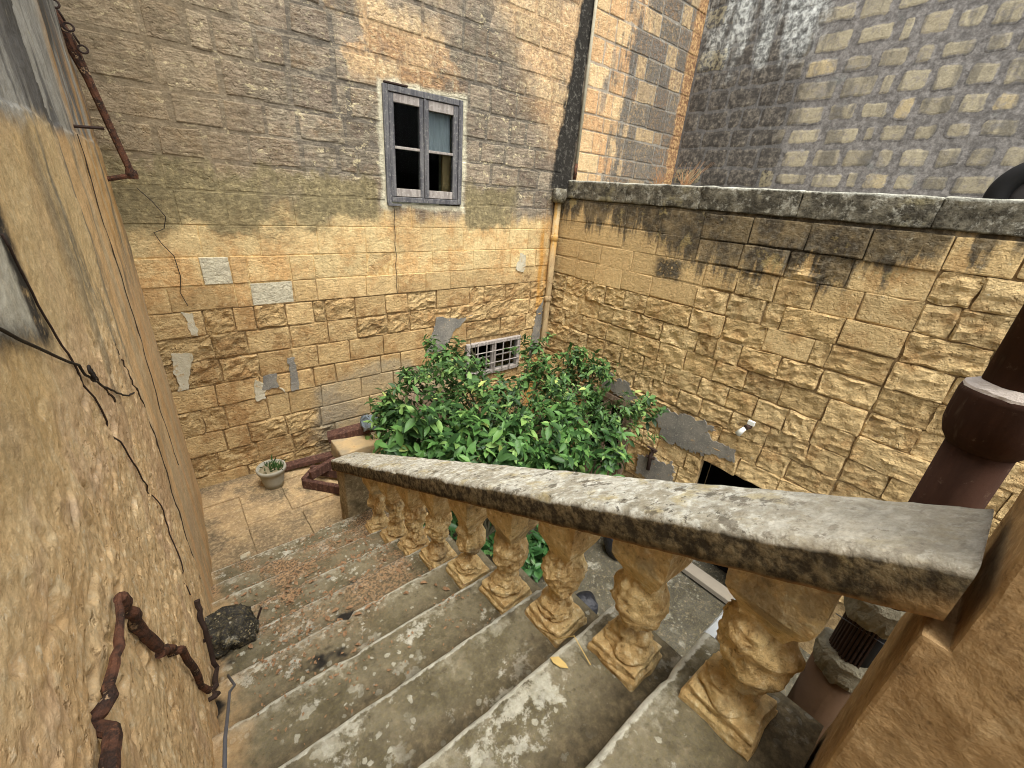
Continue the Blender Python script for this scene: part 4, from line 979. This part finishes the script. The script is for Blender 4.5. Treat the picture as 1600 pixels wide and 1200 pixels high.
# ------------------------------------------------------------------ brown soil pipe beside the pier
sp_ = empty('brown_soil_pipe', (1.38, -.066, sz_(2)), 'thick dark brown soil pipe with collar standing beyond the handrail at right', 'pipe')
qx, qy = 1.38, -.066
V, F = lathe([(.059, -1.02), (.059, -.42)], 32, (qx, qy, 0)); mk('lower_pipe', V, F, M_pipe, sp_, smooth=True)
V, F = lathe([(.058, -.33), (.058, .9)], 32, (qx, qy, 0)); mk('upper_pipe', V, F, M_pipe, sp_, smooth=True)
V, F = lathe([(.060, -.455), (.074, -.435), (.082, -.41), (.084, -.385), (.084, -.33), (.082, -.318), (.076, -.316)], 32, (qx, qy, 0)); mk('collar', V, F, M_pipe, sp_, smooth=True)
V, F = lathe([(.0815, -.319), (.079, -.312), (.070, -.307), (.0585, -.298)], 32, (qx, qy, 0)); mk('mortar_joint', jit(V, .0025, 40, 1), F, M_pipew, sp_)
V, F = lathe([(.060, -1.03), (.074, -1.025), (.077, -1.0), (.076, -.975), (.074, -.95), (.071, -.935), (.060, -.93)], 48, (qx, qy, 0)); mk('cement_wrap', jit(V, .009, 34, 1), F, M_cwrap, sp_)
V, F = lathe([(.052, -1.19), (.054, -1.10), (.052, -1.01)], 32, (qx, qy, 0)); mk('broken_pipe', V, F, M_tyre, sp_, smooth=True)
for i in range(11):
    a = math.pi*.6 + i*.17; V, F = tube([(qx+.056*math.cos(a), qy+.056*math.sin(a), -1.185), (qx+.056*math.cos(a), qy+.056*math.sin(a), -1.02)], .004, 5); mk('rib', V, F, M_rustd, sp_)
V, F = lathe([(.072, -1.255), (.080, -1.25), (.083, -1.23), (.083, -1.205), (.081, -1.185), (.072, -1.176), (.058, -1.174)], 48, (qx, qy, 0)); mk('cement_wrap', jit(V, .009, 34, 4), F, M_cwrap, sp_)
V, F = lathe([(.076, -2.2), (.076, -1.25)], 32, (qx, qy, 0)); mk('lower_pipe', V, F, M_lowpipe, sp_, smooth=True)
V, F = torus(.072, .0016, 40, 5, (qx, qy, -1.09), Matrix.Rotation(R(38), 3, 'Y')); mk('wire_loop', V, F, M_wireg, sp_)

# ------------------------------------------------------------------ tyre behind the coping
ty = empty('round_wheel', (5.06, .19, -.06), 'black round tyre-like wheel peeping over the coping at the right edge', 'wheel')
M9 = Matrix.Rotation(R(90), 3, 'Y')
V, F = torus(.205, .075, 56, 16, (5.06, .19, .235), M9); mk('tyre', V, F, M_tyre, ty, smooth=True)
V, F = lathe([(.0, -.02), (.10, -.03), (.15, -.02), (.15, .02), (.0, .02)], 32, cap=False); mk('wheel_disc', [M9 @ v + Vector((5.06, .19, .235)) for v in V], F, M_hub, ty, smooth=True)

# ------------------------------------------------------------------ plants
LEAFV = {}
def leafmesh(kind, L, Wd, mat):
    V = [(0, 0, 0), (L*.28, Wd*.42, .10*Wd), (L*.28, -Wd*.42, .10*Wd), (L*.62, Wd*.40, .06*Wd), (L*.62, -Wd*.40, .06*Wd), (L, 0, -.16*L), (L*.30, 0, -.06*Wd), (L*.64, 0, -.12*Wd)]
    F = [(0, 6, 1), (0, 2, 6), (6, 7, 3, 1), (6, 2, 4, 7), (7, 5, 3), (7, 4, 5)]
    me = bpy.data.meshes.new('leaf'); me.from_pydata(V, [], F); me.materials.append(mat); me.polygons.foreach_set('use_smooth', [True]*len(F)); me.update()
    return me, V, F
def plant(name, label, cat, base, clumps, n_per, L, mat, trunk_r, nobj=280, group=None, flop=.3, seed=1, prune=None):
    rnd = random.Random(seed)
    root = empty(name, base, label, cat, group)
    me, LV, LF = leafmesh(name, 1.0, .46, mat)
    sites = []
    tot = sum(c[3]**2 for c in clumps)
    N = n_per
    for c in clumps:
        cc = Vector(c[:3]); r = c[3]
        # upright or arching shoots that carry whorls of leaves, plus a few loose sprigs between them
        spots = []
        quota = int(N*c[3]**2/tot)+6
        while len(spots) < quota*.72:
            b0 = cc + Vector((rnd.gauss(0, .5), rnd.gauss(0, .5), rnd.gauss(-.1, .45)))*r*.75
            dr = Vector((rnd.gauss(0, .55), rnd.gauss(0, .55), rnd.uniform(.2, 1.0))).normalized(); ln_ = rnd.uniform(.35, .85)*r + rnd.choice((.04, .06, .10, .22))
            k_ = max(3, int(ln_/(L*.55)))
            for i_ in range(k_): spots.append((b0 + dr*ln_*i_/k_ + Vector((0, 0, -.25*ln_*(i_/k_)**2)), dr))
        while len(spots) < quota:
            d = Vector((rnd.gauss(0, 1), rnd.gauss(0, 1), rnd.gauss(.1, .8))).normalized(); spots.append((cc + d*r*rnd.random()**.4, d))
        for p, d in spots:
            p.x = min(p.x, XR-.10); p.y = min(p.y, YB-.10); p.x = max(p.x, XL+.1)
            axis = (d + Vector((rnd.gauss(0, .45), rnd.gauss(0, .45), .35+rnd.gauss(0, .4)))).normalized()
            if prune and all(lo_ < v_ < hi_ for v_, (lo_, hi_) in zip(p, prune)): continue
            for q in range(rnd.choice((3, 4, 5))):
                a = q*2.4 + rnd.random(); s1 = axis.orthogonal().normalized(); s2 = axis.cross(s1)
                dirn = (axis*(.25+.25*q/5) + (s1*math.cos(a)+s2*math.sin(a)) + Vector((0, 0, -flop*rnd.random()))).normalized()
                pos = p + axis*(q*.012*L/.07)
                nrm = (axis + Vector((0, 0, .6)) + Vector((rnd.gauss(0, .25), rnd.gauss(0, .25), 0)))
                yv = nrm.cross(dirn).normalized(); zv = dirn.cross(yv)
                s = L*rnd.choice((.5, .75, .9, 1.0, 1.1, 1.3, 1.6))*rnd.uniform(.85, 1.15)
                M = Matrix(((dirn.x*s, yv.x*s, zv.x*s, pos.x), (dirn.y*s, yv.y*s, zv.y*s, pos.y), (dirn.z*s, yv.z*s, zv.z*s, pos.z), (0, 0, 0, 1)))
                facing = (pos-cc).normalized().dot(-pos.normalized()) - .05*pos.length
                sites.append((facing + rnd.gauss(0, .25), M))
    sites.sort(key=lambda t: -t[0])
    for _, M in sites[:nobj]:
        o = bpy.data.objects.new('leaf', me); link(o, root); o.matrix_local = Matrix.Translation(-Vector(base)) @ M
    V = []; F = []; TI = []
    for _, M in sites[nobj:]:
        n = len(V); TI += [rnd.random()]*len(LV); V += [M @ Vector(v) for v in LV]; F += [tuple(i+n for i in f) for f in LF]
    if V:
        o = mk('foliage', V, F, mat, root, smooth=True); o['kind'] = 'stuff'
        at = o.data.attributes.new('tint', 'FLOAT', 'POINT'); at.data.foreach_set('value', TI)
    # wood
    b = Vector(base); fork = b + Vector((rnd.gauss(0, .05), rnd.gauss(0, .05), (min(c[2] for c in clumps)-b.z)*.55))
    parts = [tube([b, (b+fork)/2 + Vector((rnd.gauss(0, .02), rnd.gauss(0, .02), 0)), fork], [trunk_r, trunk_r*.85, trunk_r*.7], 10)]
    V, F = join(parts); mk('trunk', V, F, M_bark, root, smooth=True)
    parts = []
    for c in clumps:
        e = Vector(c[:3]); m = (fork+e)/2 + Vector((rnd.gauss(0, .06), rnd.gauss(0, .06), .06))
        parts.append(tube([fork, m, e], [trunk_r*.5, trunk_r*.35, trunk_r*.16], 6))
        for _ in range(5):
            d = Vector((rnd.gauss(0, 1), rnd.gauss(0, 1), rnd.gauss(.3, .8))).normalized(); parts.append(tube([e*.8+m*.2, e+d*c[3]*.5, e+d*c[3]*.9], [.006, .004, .002], 4))
    V, F = join(parts); mk('branches', V, F, M_bark, root)['kind'] = 'stuff'
    return root
CIT = [(3.57,3.75,-1.82,0.18),(3.53,3.50,-2.13,0.37),(2.73,3.40,-1.99,0.36),(2.31,3.50,-1.78,0.27),(2.13,3.60,-1.67,0.19),(2.57,3.70,-1.64,0.13),(1.90,3.20,-1.82,0.31),(1.73,3.40,-1.79,0.14),(4.00,3.30,-2.25,0.38),(4.23,3.10,-2.04,0.22),(3.35,3.00,-2.31,0.42),(3.83,2.80,-2.35,0.31),(2.65,3.00,-2.19,0.35),(2.15,3.00,-2.05,0.29),(4.10,2.45,-2.27,0.22),(3.86,2.50,-2.48,0.31),(1.77,3.60,-1.74,0.09),(3.98,3.40,-1.91,0.15)]
BRD = [(2.88,2.60,-2.42,0.38),(2.29,2.65,-2.21,0.34),(1.91,2.80,-2.19,0.30),(1.59,2.95,-2.09,0.26),(1.38,3.10,-2.13,0.20),(3.42,2.50,-2.60,0.33),(3.49,2.30,-2.68,0.22),(1.61,2.70,-2.20,0.28),(2.10,2.50,-2.31,0.30),(2.61,2.40,-2.52,0.32),(1.45,3.00,-2.28,0.23)]
LFT = [(1.49,3.60,-2.10,0.18),(1.65,3.60,-2.11,0.13),(1.42,3.55,-2.20,0.13),(1.56,3.50,-2.24,0.14)]
UND = [(3.05,2.70,-4.02,0.18),(3.04,2.70,-4.16,0.17),(2.50,3.00,-3.79,0.19),(2.44,3.00,-3.61,0.15),(2.16,3.20,-3.47,0.12),(1.34,3.30,-2.83,0.09),(2.96,2.50,-4.15,0.12),(1.79,3.00,-3.26,0.14),(2.1,2.7,-3.5,.2),(2.7,2.6,-3.9,.2)]
plant('citrus_tree', 'small-leaved dark green citrus tree filling the corner in front of the barred window', 'tree', (2.9, 3.3, ZG), CIT, 1600, .072, M_citrus, .05, 300, seed=3, prune=((2.48, 3.30), (3.1, 4.4), (-1.98, 0)))
plant('broad_leaf_shrub', 'lush bright green broad-leaved shrub just beyond the stone handrail', 'shrub', (2.2, 2.7, ZG), BRD, 720, .104, M_broad, .035, 300, seed=5, flop=.55)
plant('bushy_shrub', 'small bushy shrub left of the citrus tree, above the red planks', 'shrub', (1.52, 3.56, ZL), LFT, 190, .075, M_citrus, .015, 200, seed=8)
ud = plant('flowering_plant', 'leafy plant with one mauve flower seen between the balusters below', 'plant', (2.5, 2.8, ZG), UND, 230, .11, M_shade, .015, 200, seed=9)
V, F = join([obb((3.03, 2.42, -4.12), (3.03+.05*math.cos(a), 2.42+.05*math.sin(a), -4.10), .03, .004) for a in (0, 1.26, 2.5, 3.77, 5.03)]); mk('flower', V, F, M_flower, ud)

# ------------------------------------------------------------------ flower pot on the landing
pot = empty('flower_pot', (.50, 4.22, ZL), 'chipped whitish flower pot with weeds standing on the landing by the wall', 'flower pot')
V, F = lathe([(.085, 0), (.098, .06), (.112, .14), (.120, .185), (.136, .19), (.140, .22), (.134, .235), (.122, .23), (.115, .18), (.0, .18)], 28, (.50, 4.22, ZL), cap=False); F.append(tuple(range(28))[::-1]); mk('pot', jit(V, .003, 25, 3), F, M_clay, pot, smooth=True)
V, F = lathe([(.0, .205), (.06, .212), (.118, .20)], 24, (.50, 4.22, ZL), cap=False); mk('soil', jit(V, .010, 30, 5), F, M_soil, pot, smooth=True)
rw = random.Random(4); parts = []
for i in range(46):
    a = rw.random()*6.28; rr = rw.random()*.10; b = Vector((.52+rr*math.cos(a), 4.23+rr*math.sin(a), ZL+.20)); t = b + Vector((rw.gauss(0, .035), rw.gauss(0, .035), rw.uniform(.04, .12))); s = (t-b).cross(Vector((rw.random(), rw.random(), 0))).normalized()*.008
    n = 0; parts.append(([b-s*.5, b+s*.5, (b+t)/2+s, t, (b+t)/2-s], [(0, 1, 2, 3, 4)]))
V, F = join(parts); mk('weeds', V, F, M_citrus, pot)['kind'] = 'stuff'

# ------------------------------------------------------------------ timber and junk by the end post
def thing(name, vf, mat, label, cat, smooth=False, group=None, jt=0):
    V, F = vf
    if jt: V = jit(V, jt, 8, len(V))
    return props(mk(name, V, F, mat, smooth=smooth), label, cat, group)
thing('wooden_plank', obb((.62, 4.42, ZL+.05), (1.18, 4.28, ZL+.11), .10, .05), M_woodr, 'red brown plank lying between the flower pot and the end post', 'plank')
thing('timber_beam', obb((1.12, 4.36, ZL+.30), (1.75, 4.18, ZL+.40), .14, .09), M_woodr, 'dark red timber beam lying behind the end post', 'beam')
thing('stone_block', bbox(1.12, 1.55, 3.95, 4.30, ZL, ZL+.30, .015, 2, 4), M_render, 'sandy stone block under the timber beam', 'stone block', True, jt=.015)
cr = empty('wooden_crate', (.98, 3.95, ZL), 'dark red broken wooden frame beside the end post', 'crate')
for a, b in (((.74, 4.02, .05), (1.02, 3.70, .05)), ((.86, 4.16, .09), (1.14, 3.86, .09)), ((.74, 4.02, .06), (.90, 4.18, .06)), ((1.02, 3.70, .06), (1.16, 3.85, .06)), ((.80, 3.96, .16), (1.08, 4.02, .20))):
    V, F = obb((a[0], a[1], ZL+a[2]), (b[0], b[1], ZL+b[2]), .05, .10); mk('slat', V, F, M_woodr, cr)
thing('grey_board', obb((1.85, 3.9, -2.30), (2.35, 3.75, -2.32), .42, .04, (-.1, -.6, .8)), M_woodb, 'brown grey board leaning behind the bush', 'board')
V, F = lathe([(.0, 0), (.08, .02), (.11, .06), (.09, .10), (.05, .14), (.0, .15)], 18, (1.52, 4.14, ZL+.42), cap=False)
props(mk('plastic_bag', jit(jit(V, .05, 9, 2), .012, 40, 2), F, M_bagg), 'crumpled grey blue plastic bag on the timber beam', 'bag')
thing('stone_chip', bbox(.05, .13, 3.30, 3.36, ZL+.0, ZL+.035, .008, 1, 1), M_lime, 'pale broken stone chip on the landing edge', 'stone chip', jt=.012)

# ------------------------------------------------------------------ courtyard floor things seen between the balusters
V, F = bbox(XR-.16, XR+.02, .3, 2.3, ZG, ZG+.07, .006, 1); props(mk('wall_kerb', V, F, M_cement, smooth=False), kind='structure')
V, F = lathe([(.0, 0), (.16, .02), (.22, .12), (.20, .26), (.10, .36), (.03, .42), (.0, .42)], 22, (4.02, 2.18, ZG), cap=False)
props(mk('rubbish_sack', jit(V, .05, 7, 3), F, M_bag, smooth=True), 'black rubbish sack on the courtyard floor beside the wall', 'sack')
V, F = lathe([(.0, 0), (.10, .02), (.14, .09), (.12, .18), (.05, .24), (.0, .25)], 18, (2.98, 1.86, ZG), cap=False)
props(mk('plastic_sack', jit(V, .04, 7, 5), F, M_bag, smooth=True), 'dark blue plastic sack on the courtyard floor below the stair', 'sack')
bk = empty('red_bucket', (4.1, 2.34, ZG+.40), 'faded red bucket on top of the black sack', 'bucket')
V, F = lathe([(.07, 0), (.095, .2), (.10, .2), (.09, .19), (.06, .02)], 20, (4.12, 2.32, ZG+.36), cap=False); mk('bucket_body', V, F, M_red, bk, smooth=True)
V, F = torus(.098, .005, 24, 6, (4.12, 2.32, ZG+.56)); mk('rim', V, F, M_red, bk, smooth=True)

# ------------------------------------------------------------------ fittings on the walls
lp = empty('wall_lamp', (XR-.04, 1.36, -2.14), 'small white lamp on a dark bracket on the courtyard wall', 'lamp')
V, F = tube([(XR-.02, 1.33, -2.09), (XR-.07, 1.35, -2.10)], .028, 10); mk('bracket', V, F, M_rustd, lp)
V, F = tube([(XR-.075, 1.355, -2.11), (XR-.085, 1.40, -2.20)], [.022, .034], 12); mk('shade', V, F, M_white, lp, smooth=True)
V, F = bbox(XR-.045, XR-.012, 1.29, 1.36, -2.07, -2.02, .004, 1); mk('junction_box', V, F, M_white, lp)
tp = empty('iron_tap', (XR-.05, 2.31, -3.1), 'dark rusty iron tap fitting on the wall beside the glazed door', 'tap')
V, F = tube([(XR+.0, 2.31, -2.96), (XR-.06, 2.31, -2.96), (XR-.075, 2.31, -3.0), (XR-.075, 2.30, -3.22)], .025, 10); mk('body', V, F, M_rustd, tp, smooth=True)
V, F = join([tube([(XR-.075, 2.31, -2.99), (XR-.075, 2.31, -2.90)], .016, 8), tube([(XR-.075, 2.24, -2.90), (XR-.075, 2.38, -2.90)], .016, 8), tube([(XR-.075, 2.37, -3.04), (XR-.075, 2.25, -3.02)], .02, 8)]); mk('handle', V, F, M_rustd, tp)
br = empty('iron_bracket', (-.1, 4.2, .3), 'rusty iron bar bracket with chain links, high on the left wall', 'bracket')
V, F = tube([(-.155, 4.25, .80), (-.11, 4.22, .64), (-.07, 4.2, .45), (-.02, 4.2, .15), (.02, 4.2, -.08)], [.030, .034, .022, .020, .022], 8); mk('bar', jit(V, .006, 25, 2), F, M_rust, br)
V, F = tube([(.025, 4.2, -.085), (-.05, 4.2, -.105), (-.16, 4.2, -.13)], .017, 8); mk('stay', jit(V, .004, 25, 3), F, M_rust, br)
V, F = lathe([(.03, -.03), (.035, 0), (.03, .03)], 10, (.02, 4.2, -.08)); mk('knuckle', V, F, M_rust, br)
for i in range(5):
    V, F = torus(.022, .006, 14, 6, (-.125+.018*i, 4.16, .80-.05*i), Matrix.Rotation(R(90*(i % 2)), 3, 'Z') @ Matrix.Rotation(R(70), 3, 'X')); mk('chain_link', V, F, M_rustd, br, smooth=True)
V, F = tube([(lx(3.2)-.03, 3.2, .135), (lx(3.2)+.09, 3.2, .14)], .008, 6); o = mk('nail', V, F, M_rustd); props(o, 'bent dark nail sticking out of the left wall', 'nail')

def wallpath(pts, off):
    P = []; pts = [q_(*p) for p in pts]
    for i in range(len(pts)-1):
        for k in range(6):
            t = k/6; y = pts[i][0]*(1-t)+pts[i+1][0]*t; z = pts[i][1]*(1-t)+pts[i+1][1]*t
            x = lwp(y, z).x
            P.append((x+off, y + .004*mnoise.noise(Vector((z*20, y*20, 1))), z + .004*mnoise.noise(Vector((z*20, y*20, 7)))))
    return P
V, F = tube(wallpath([(.35, -.03), (.62, -.16), (.92, -.305), (.94, -.33), (1.1, -.42), (1.4, -.565), (1.65, -.66)], .008), .0029, 6); props(mk('black_cable', V, F, M_wire, smooth=True), 'sagging black cable crossing the left wall from the picture edge', 'cable')
V, F = tube(wallpath([(.80, -.09), (.86, -.21), (.91, -.31), (1.05, -.52), (1.22, -.72), (1.37, -.93), (1.36, -1.1), (1.32, -1.27)], .004), .0022, 6); props(mk('thin_wire', V, F, M_rustd, smooth=True), 'thin rusty wire running straight down the left wall', 'wire')
V, F = join([torus(.009, .003, 14, 5, (lx(1.32)+.014, 1.33+.014*i, -.455-.014*i), Matrix.Rotation(R(90), 3, 'Y')) for i in range(3)]); props(mk('cable_knot', V, F, M_wire, smooth=True), 'dark knot where the cable and wire cross on the left wall', 'knot')
V, F = tube([(2.10+.006*math.sin(i*1.7), YB-.022-.004*math.sin(i), -.22-.062*i) for i in range(16)], .0035, 5); props(mk('thin_wire', V, F, M_wire), 'thin black wire hanging straight down below the left side of the window', 'wire')
V, F = tube([(.03, YB-.03, -.18), (.10, YB-.03, -.27), (.16, YB-.03, -.38), (.13, YB-.03, -.47), (.06, YB-.03, -.50), (.09, YB-.03, -.58), (.15, YB-.03, -.68), (.16, YB-.03, -.85), (.13, YB-.03, -.98), (.16, YB-.03, -1.10)], .0032, 5); props(mk('thin_wire', V, F, M_wire), 'curling thin black wire on the back wall below the iron bracket', 'wire')
hp = empty('rusted_handrail', (XL+.04, .8, -1.0), 'broken rusty iron handrail pipe zigzagging along the left wall above the steps', 'handrail')
V, F = tube(wallpath([(.585, -.505), (.63, -.61), (.66, -.71)], .014), .0115, 10); mk('pipe', jit(V, .003, 40, 1), F, M_rust, hp)
V, F = tube(wallpath([(.66, -.71), (.74, -.79), (.83, -.91), (.97, -1.28)], .016), .0105, 10); mk('pipe', jit(V, .003, 40, 2), F, M_rust, hp)
V, F = tube(wallpath([(1.32, -1.27), (1.28, -1.36), (1.25, -1.52), (1.05, -1.38), (.98, -1.29)], .018), .010, 10); mk('pipe', jit(V, .003, 40, 3), F, M_rustd, hp)
V, F = tube(wallpath([(.583, -.50), (.50, -.50), (.42, -.49), (.36, -.48), (.30, -.47)], .016), [.005+.0004*i for i in range(24)], 8); mk('rust_bar', jit(V, .002, 50, 4), F, M_rust, hp)
for y, z in (q_(1.29, -1.42), q_(.97, -1.28)):
    V, F = bbox(lx(y)-.01, lx(y)+.03, y-.007, y+.007, z-.006, z+.006, .002, 1); mk('clip', V, F, M_rustd, hp)
V, F = bbox(-.20, .01, 1.80, 1.95, sz_(5), sz_(5)+.13, .03, 3, 7); props(mk('stone_lump', jit(jit(V, .045, 8, 7), .014, 30, 2), F, M_burnt, smooth=True), 'blackened broken stone lump lying on a step against the left wall', 'stone')
V, F = tube([(-.02, 1.88, sz_(5)+.03), (.03, 1.86, sz_(5)+.05), (.06, 1.87, sz_(5)+.11)], .006, 6); props(mk('iron_spike', V, F, M_rustd), 'rusty spike beside the blackened stone lump', 'spike')
V, F = tube([(-.10, 1.28, -1.62), (-.085, 1.20, -1.58), (-.09, 1.05, -1.40), (-.088, .85, -1.20), (-.09, .70, -1.06), (-.1, .5, -.95), (-.11, .3, -.9)], .004, 6); props(mk('thin_cable', V, F, M_wireg, smooth=True), 'thin grey cable hanging over the steps by the left wall', 'cable')

# ------------------------------------------------------------------ little things
V = [Vector(v) for v in ((0, 0, 0), (.025, .014, .006), (.055, .008, .004), (.07, 0, 0), (.045, -.016, .005), (.018, -.014, .004))]
V = [Matrix.Rotation(R(-70), 3, 'Z') @ v + Vector((.775, .575, sz_(1)+.006)) for v in V]
props(mk('fallen_leaf', V, [(0, 1, 2, 3, 4, 5)], M_deadleaf), 'yellow fallen leaf on a step near the handrail', 'leaf')
V, F = tube([(.875, .66, sz_(2)+.075), (.872, .56, sz_(1)+.05), (.865, .47, sz_(1)+.012)], .0018, 5); props(mk('dry_twig', V, F, M_deadleaf), 'thin dry twig lying between two baluster plinths', 'twig')
rg = random.Random(11)
for n_, (y, lab) in enumerate(((3.18, 'dry brown grass tuft on the coping in front of the rear corner'), (2.85, 'second dry grass tuft on the coping, nearer the pale blocks'))):
    parts = []
    for i in range(30):
        b = Vector((4.82+rg.uniform(-.05, .05), y+rg.uniform(-.05, .05), .19)); t = b + Vector((rg.gauss(0, .05), rg.gauss(0, .13), rg.uniform(.08, .28)))
        parts.append(tube([b, (b+t)/2+Vector((0, rg.gauss(0, .015), .02)), t], [.003, .002, .001], 3))
    V, F = join(parts); props(mk('dry_grass', V, F, M_drygrass), lab, 'grass tuft')
rc = random.Random(12); parts = []
for i in range(2600):
    k = rc.choice((3, 4, 5, 5, 6, 6, 7, 7, 8, 8, 9, 9)); x = rc.uniform(-.05, .88); y = sy_(k) - rc.random()**1.4*.30
    dens = mnoise.noise(Vector((x*2.5, y*2.5, 4)))
    if dens < rc.uniform(-.35, .35): continue
    s = rc.uniform(.003, .010); a = rc.random()*6.28; c = Vector((x, y, sz_(k)+.004+.004*rc.random())); d = Vector((math.cos(a), math.sin(a), rc.uniform(-.3, .3)))*s; e = Vector((-math.sin(a), math.cos(a), rc.uniform(-.3, .3)))*s*.6
    parts.append(([c-d, c-e+Vector((0, 0, .003)), c+d, c+e+Vector((0, 0, .002))], [(0, 1, 2, 3)]))
for i in range(170):
    k = rc.choice((4, 5, 5, 6, 6, 7, 7, 8, 9)); x = rc.uniform(-.08, .86); y = sy_(k) - rc.random()**1.3*.28; s = rc.uniform(.010, .022); a = rc.random()*6.28; h = rc.uniform(.004, .012)
    u = Vector((math.cos(a), math.sin(a), 0))*s; v = Vector((-math.sin(a), math.cos(a), 0))*s*.45; c = Vector((x, y, sz_(k)+.006))
    parts.append(([c-u, c-u*.3-v+Vector((0, 0, h)), c+u*.4-v+Vector((0, 0, h*.8)), c+u+Vector((0, 0, h*.3)), c+u*.4+v+Vector((0, 0, h)), c-u*.3+v+Vector((0, 0, h*1.2)), c+Vector((0, 0, .001))], [(0, 1, 6, 5), (1, 2, 6), (2, 3, 4, 6), (4, 5, 6)]))
V, F = join(parts); props(mk('dry_litter', V, F, M_crumb), kind='stuff')
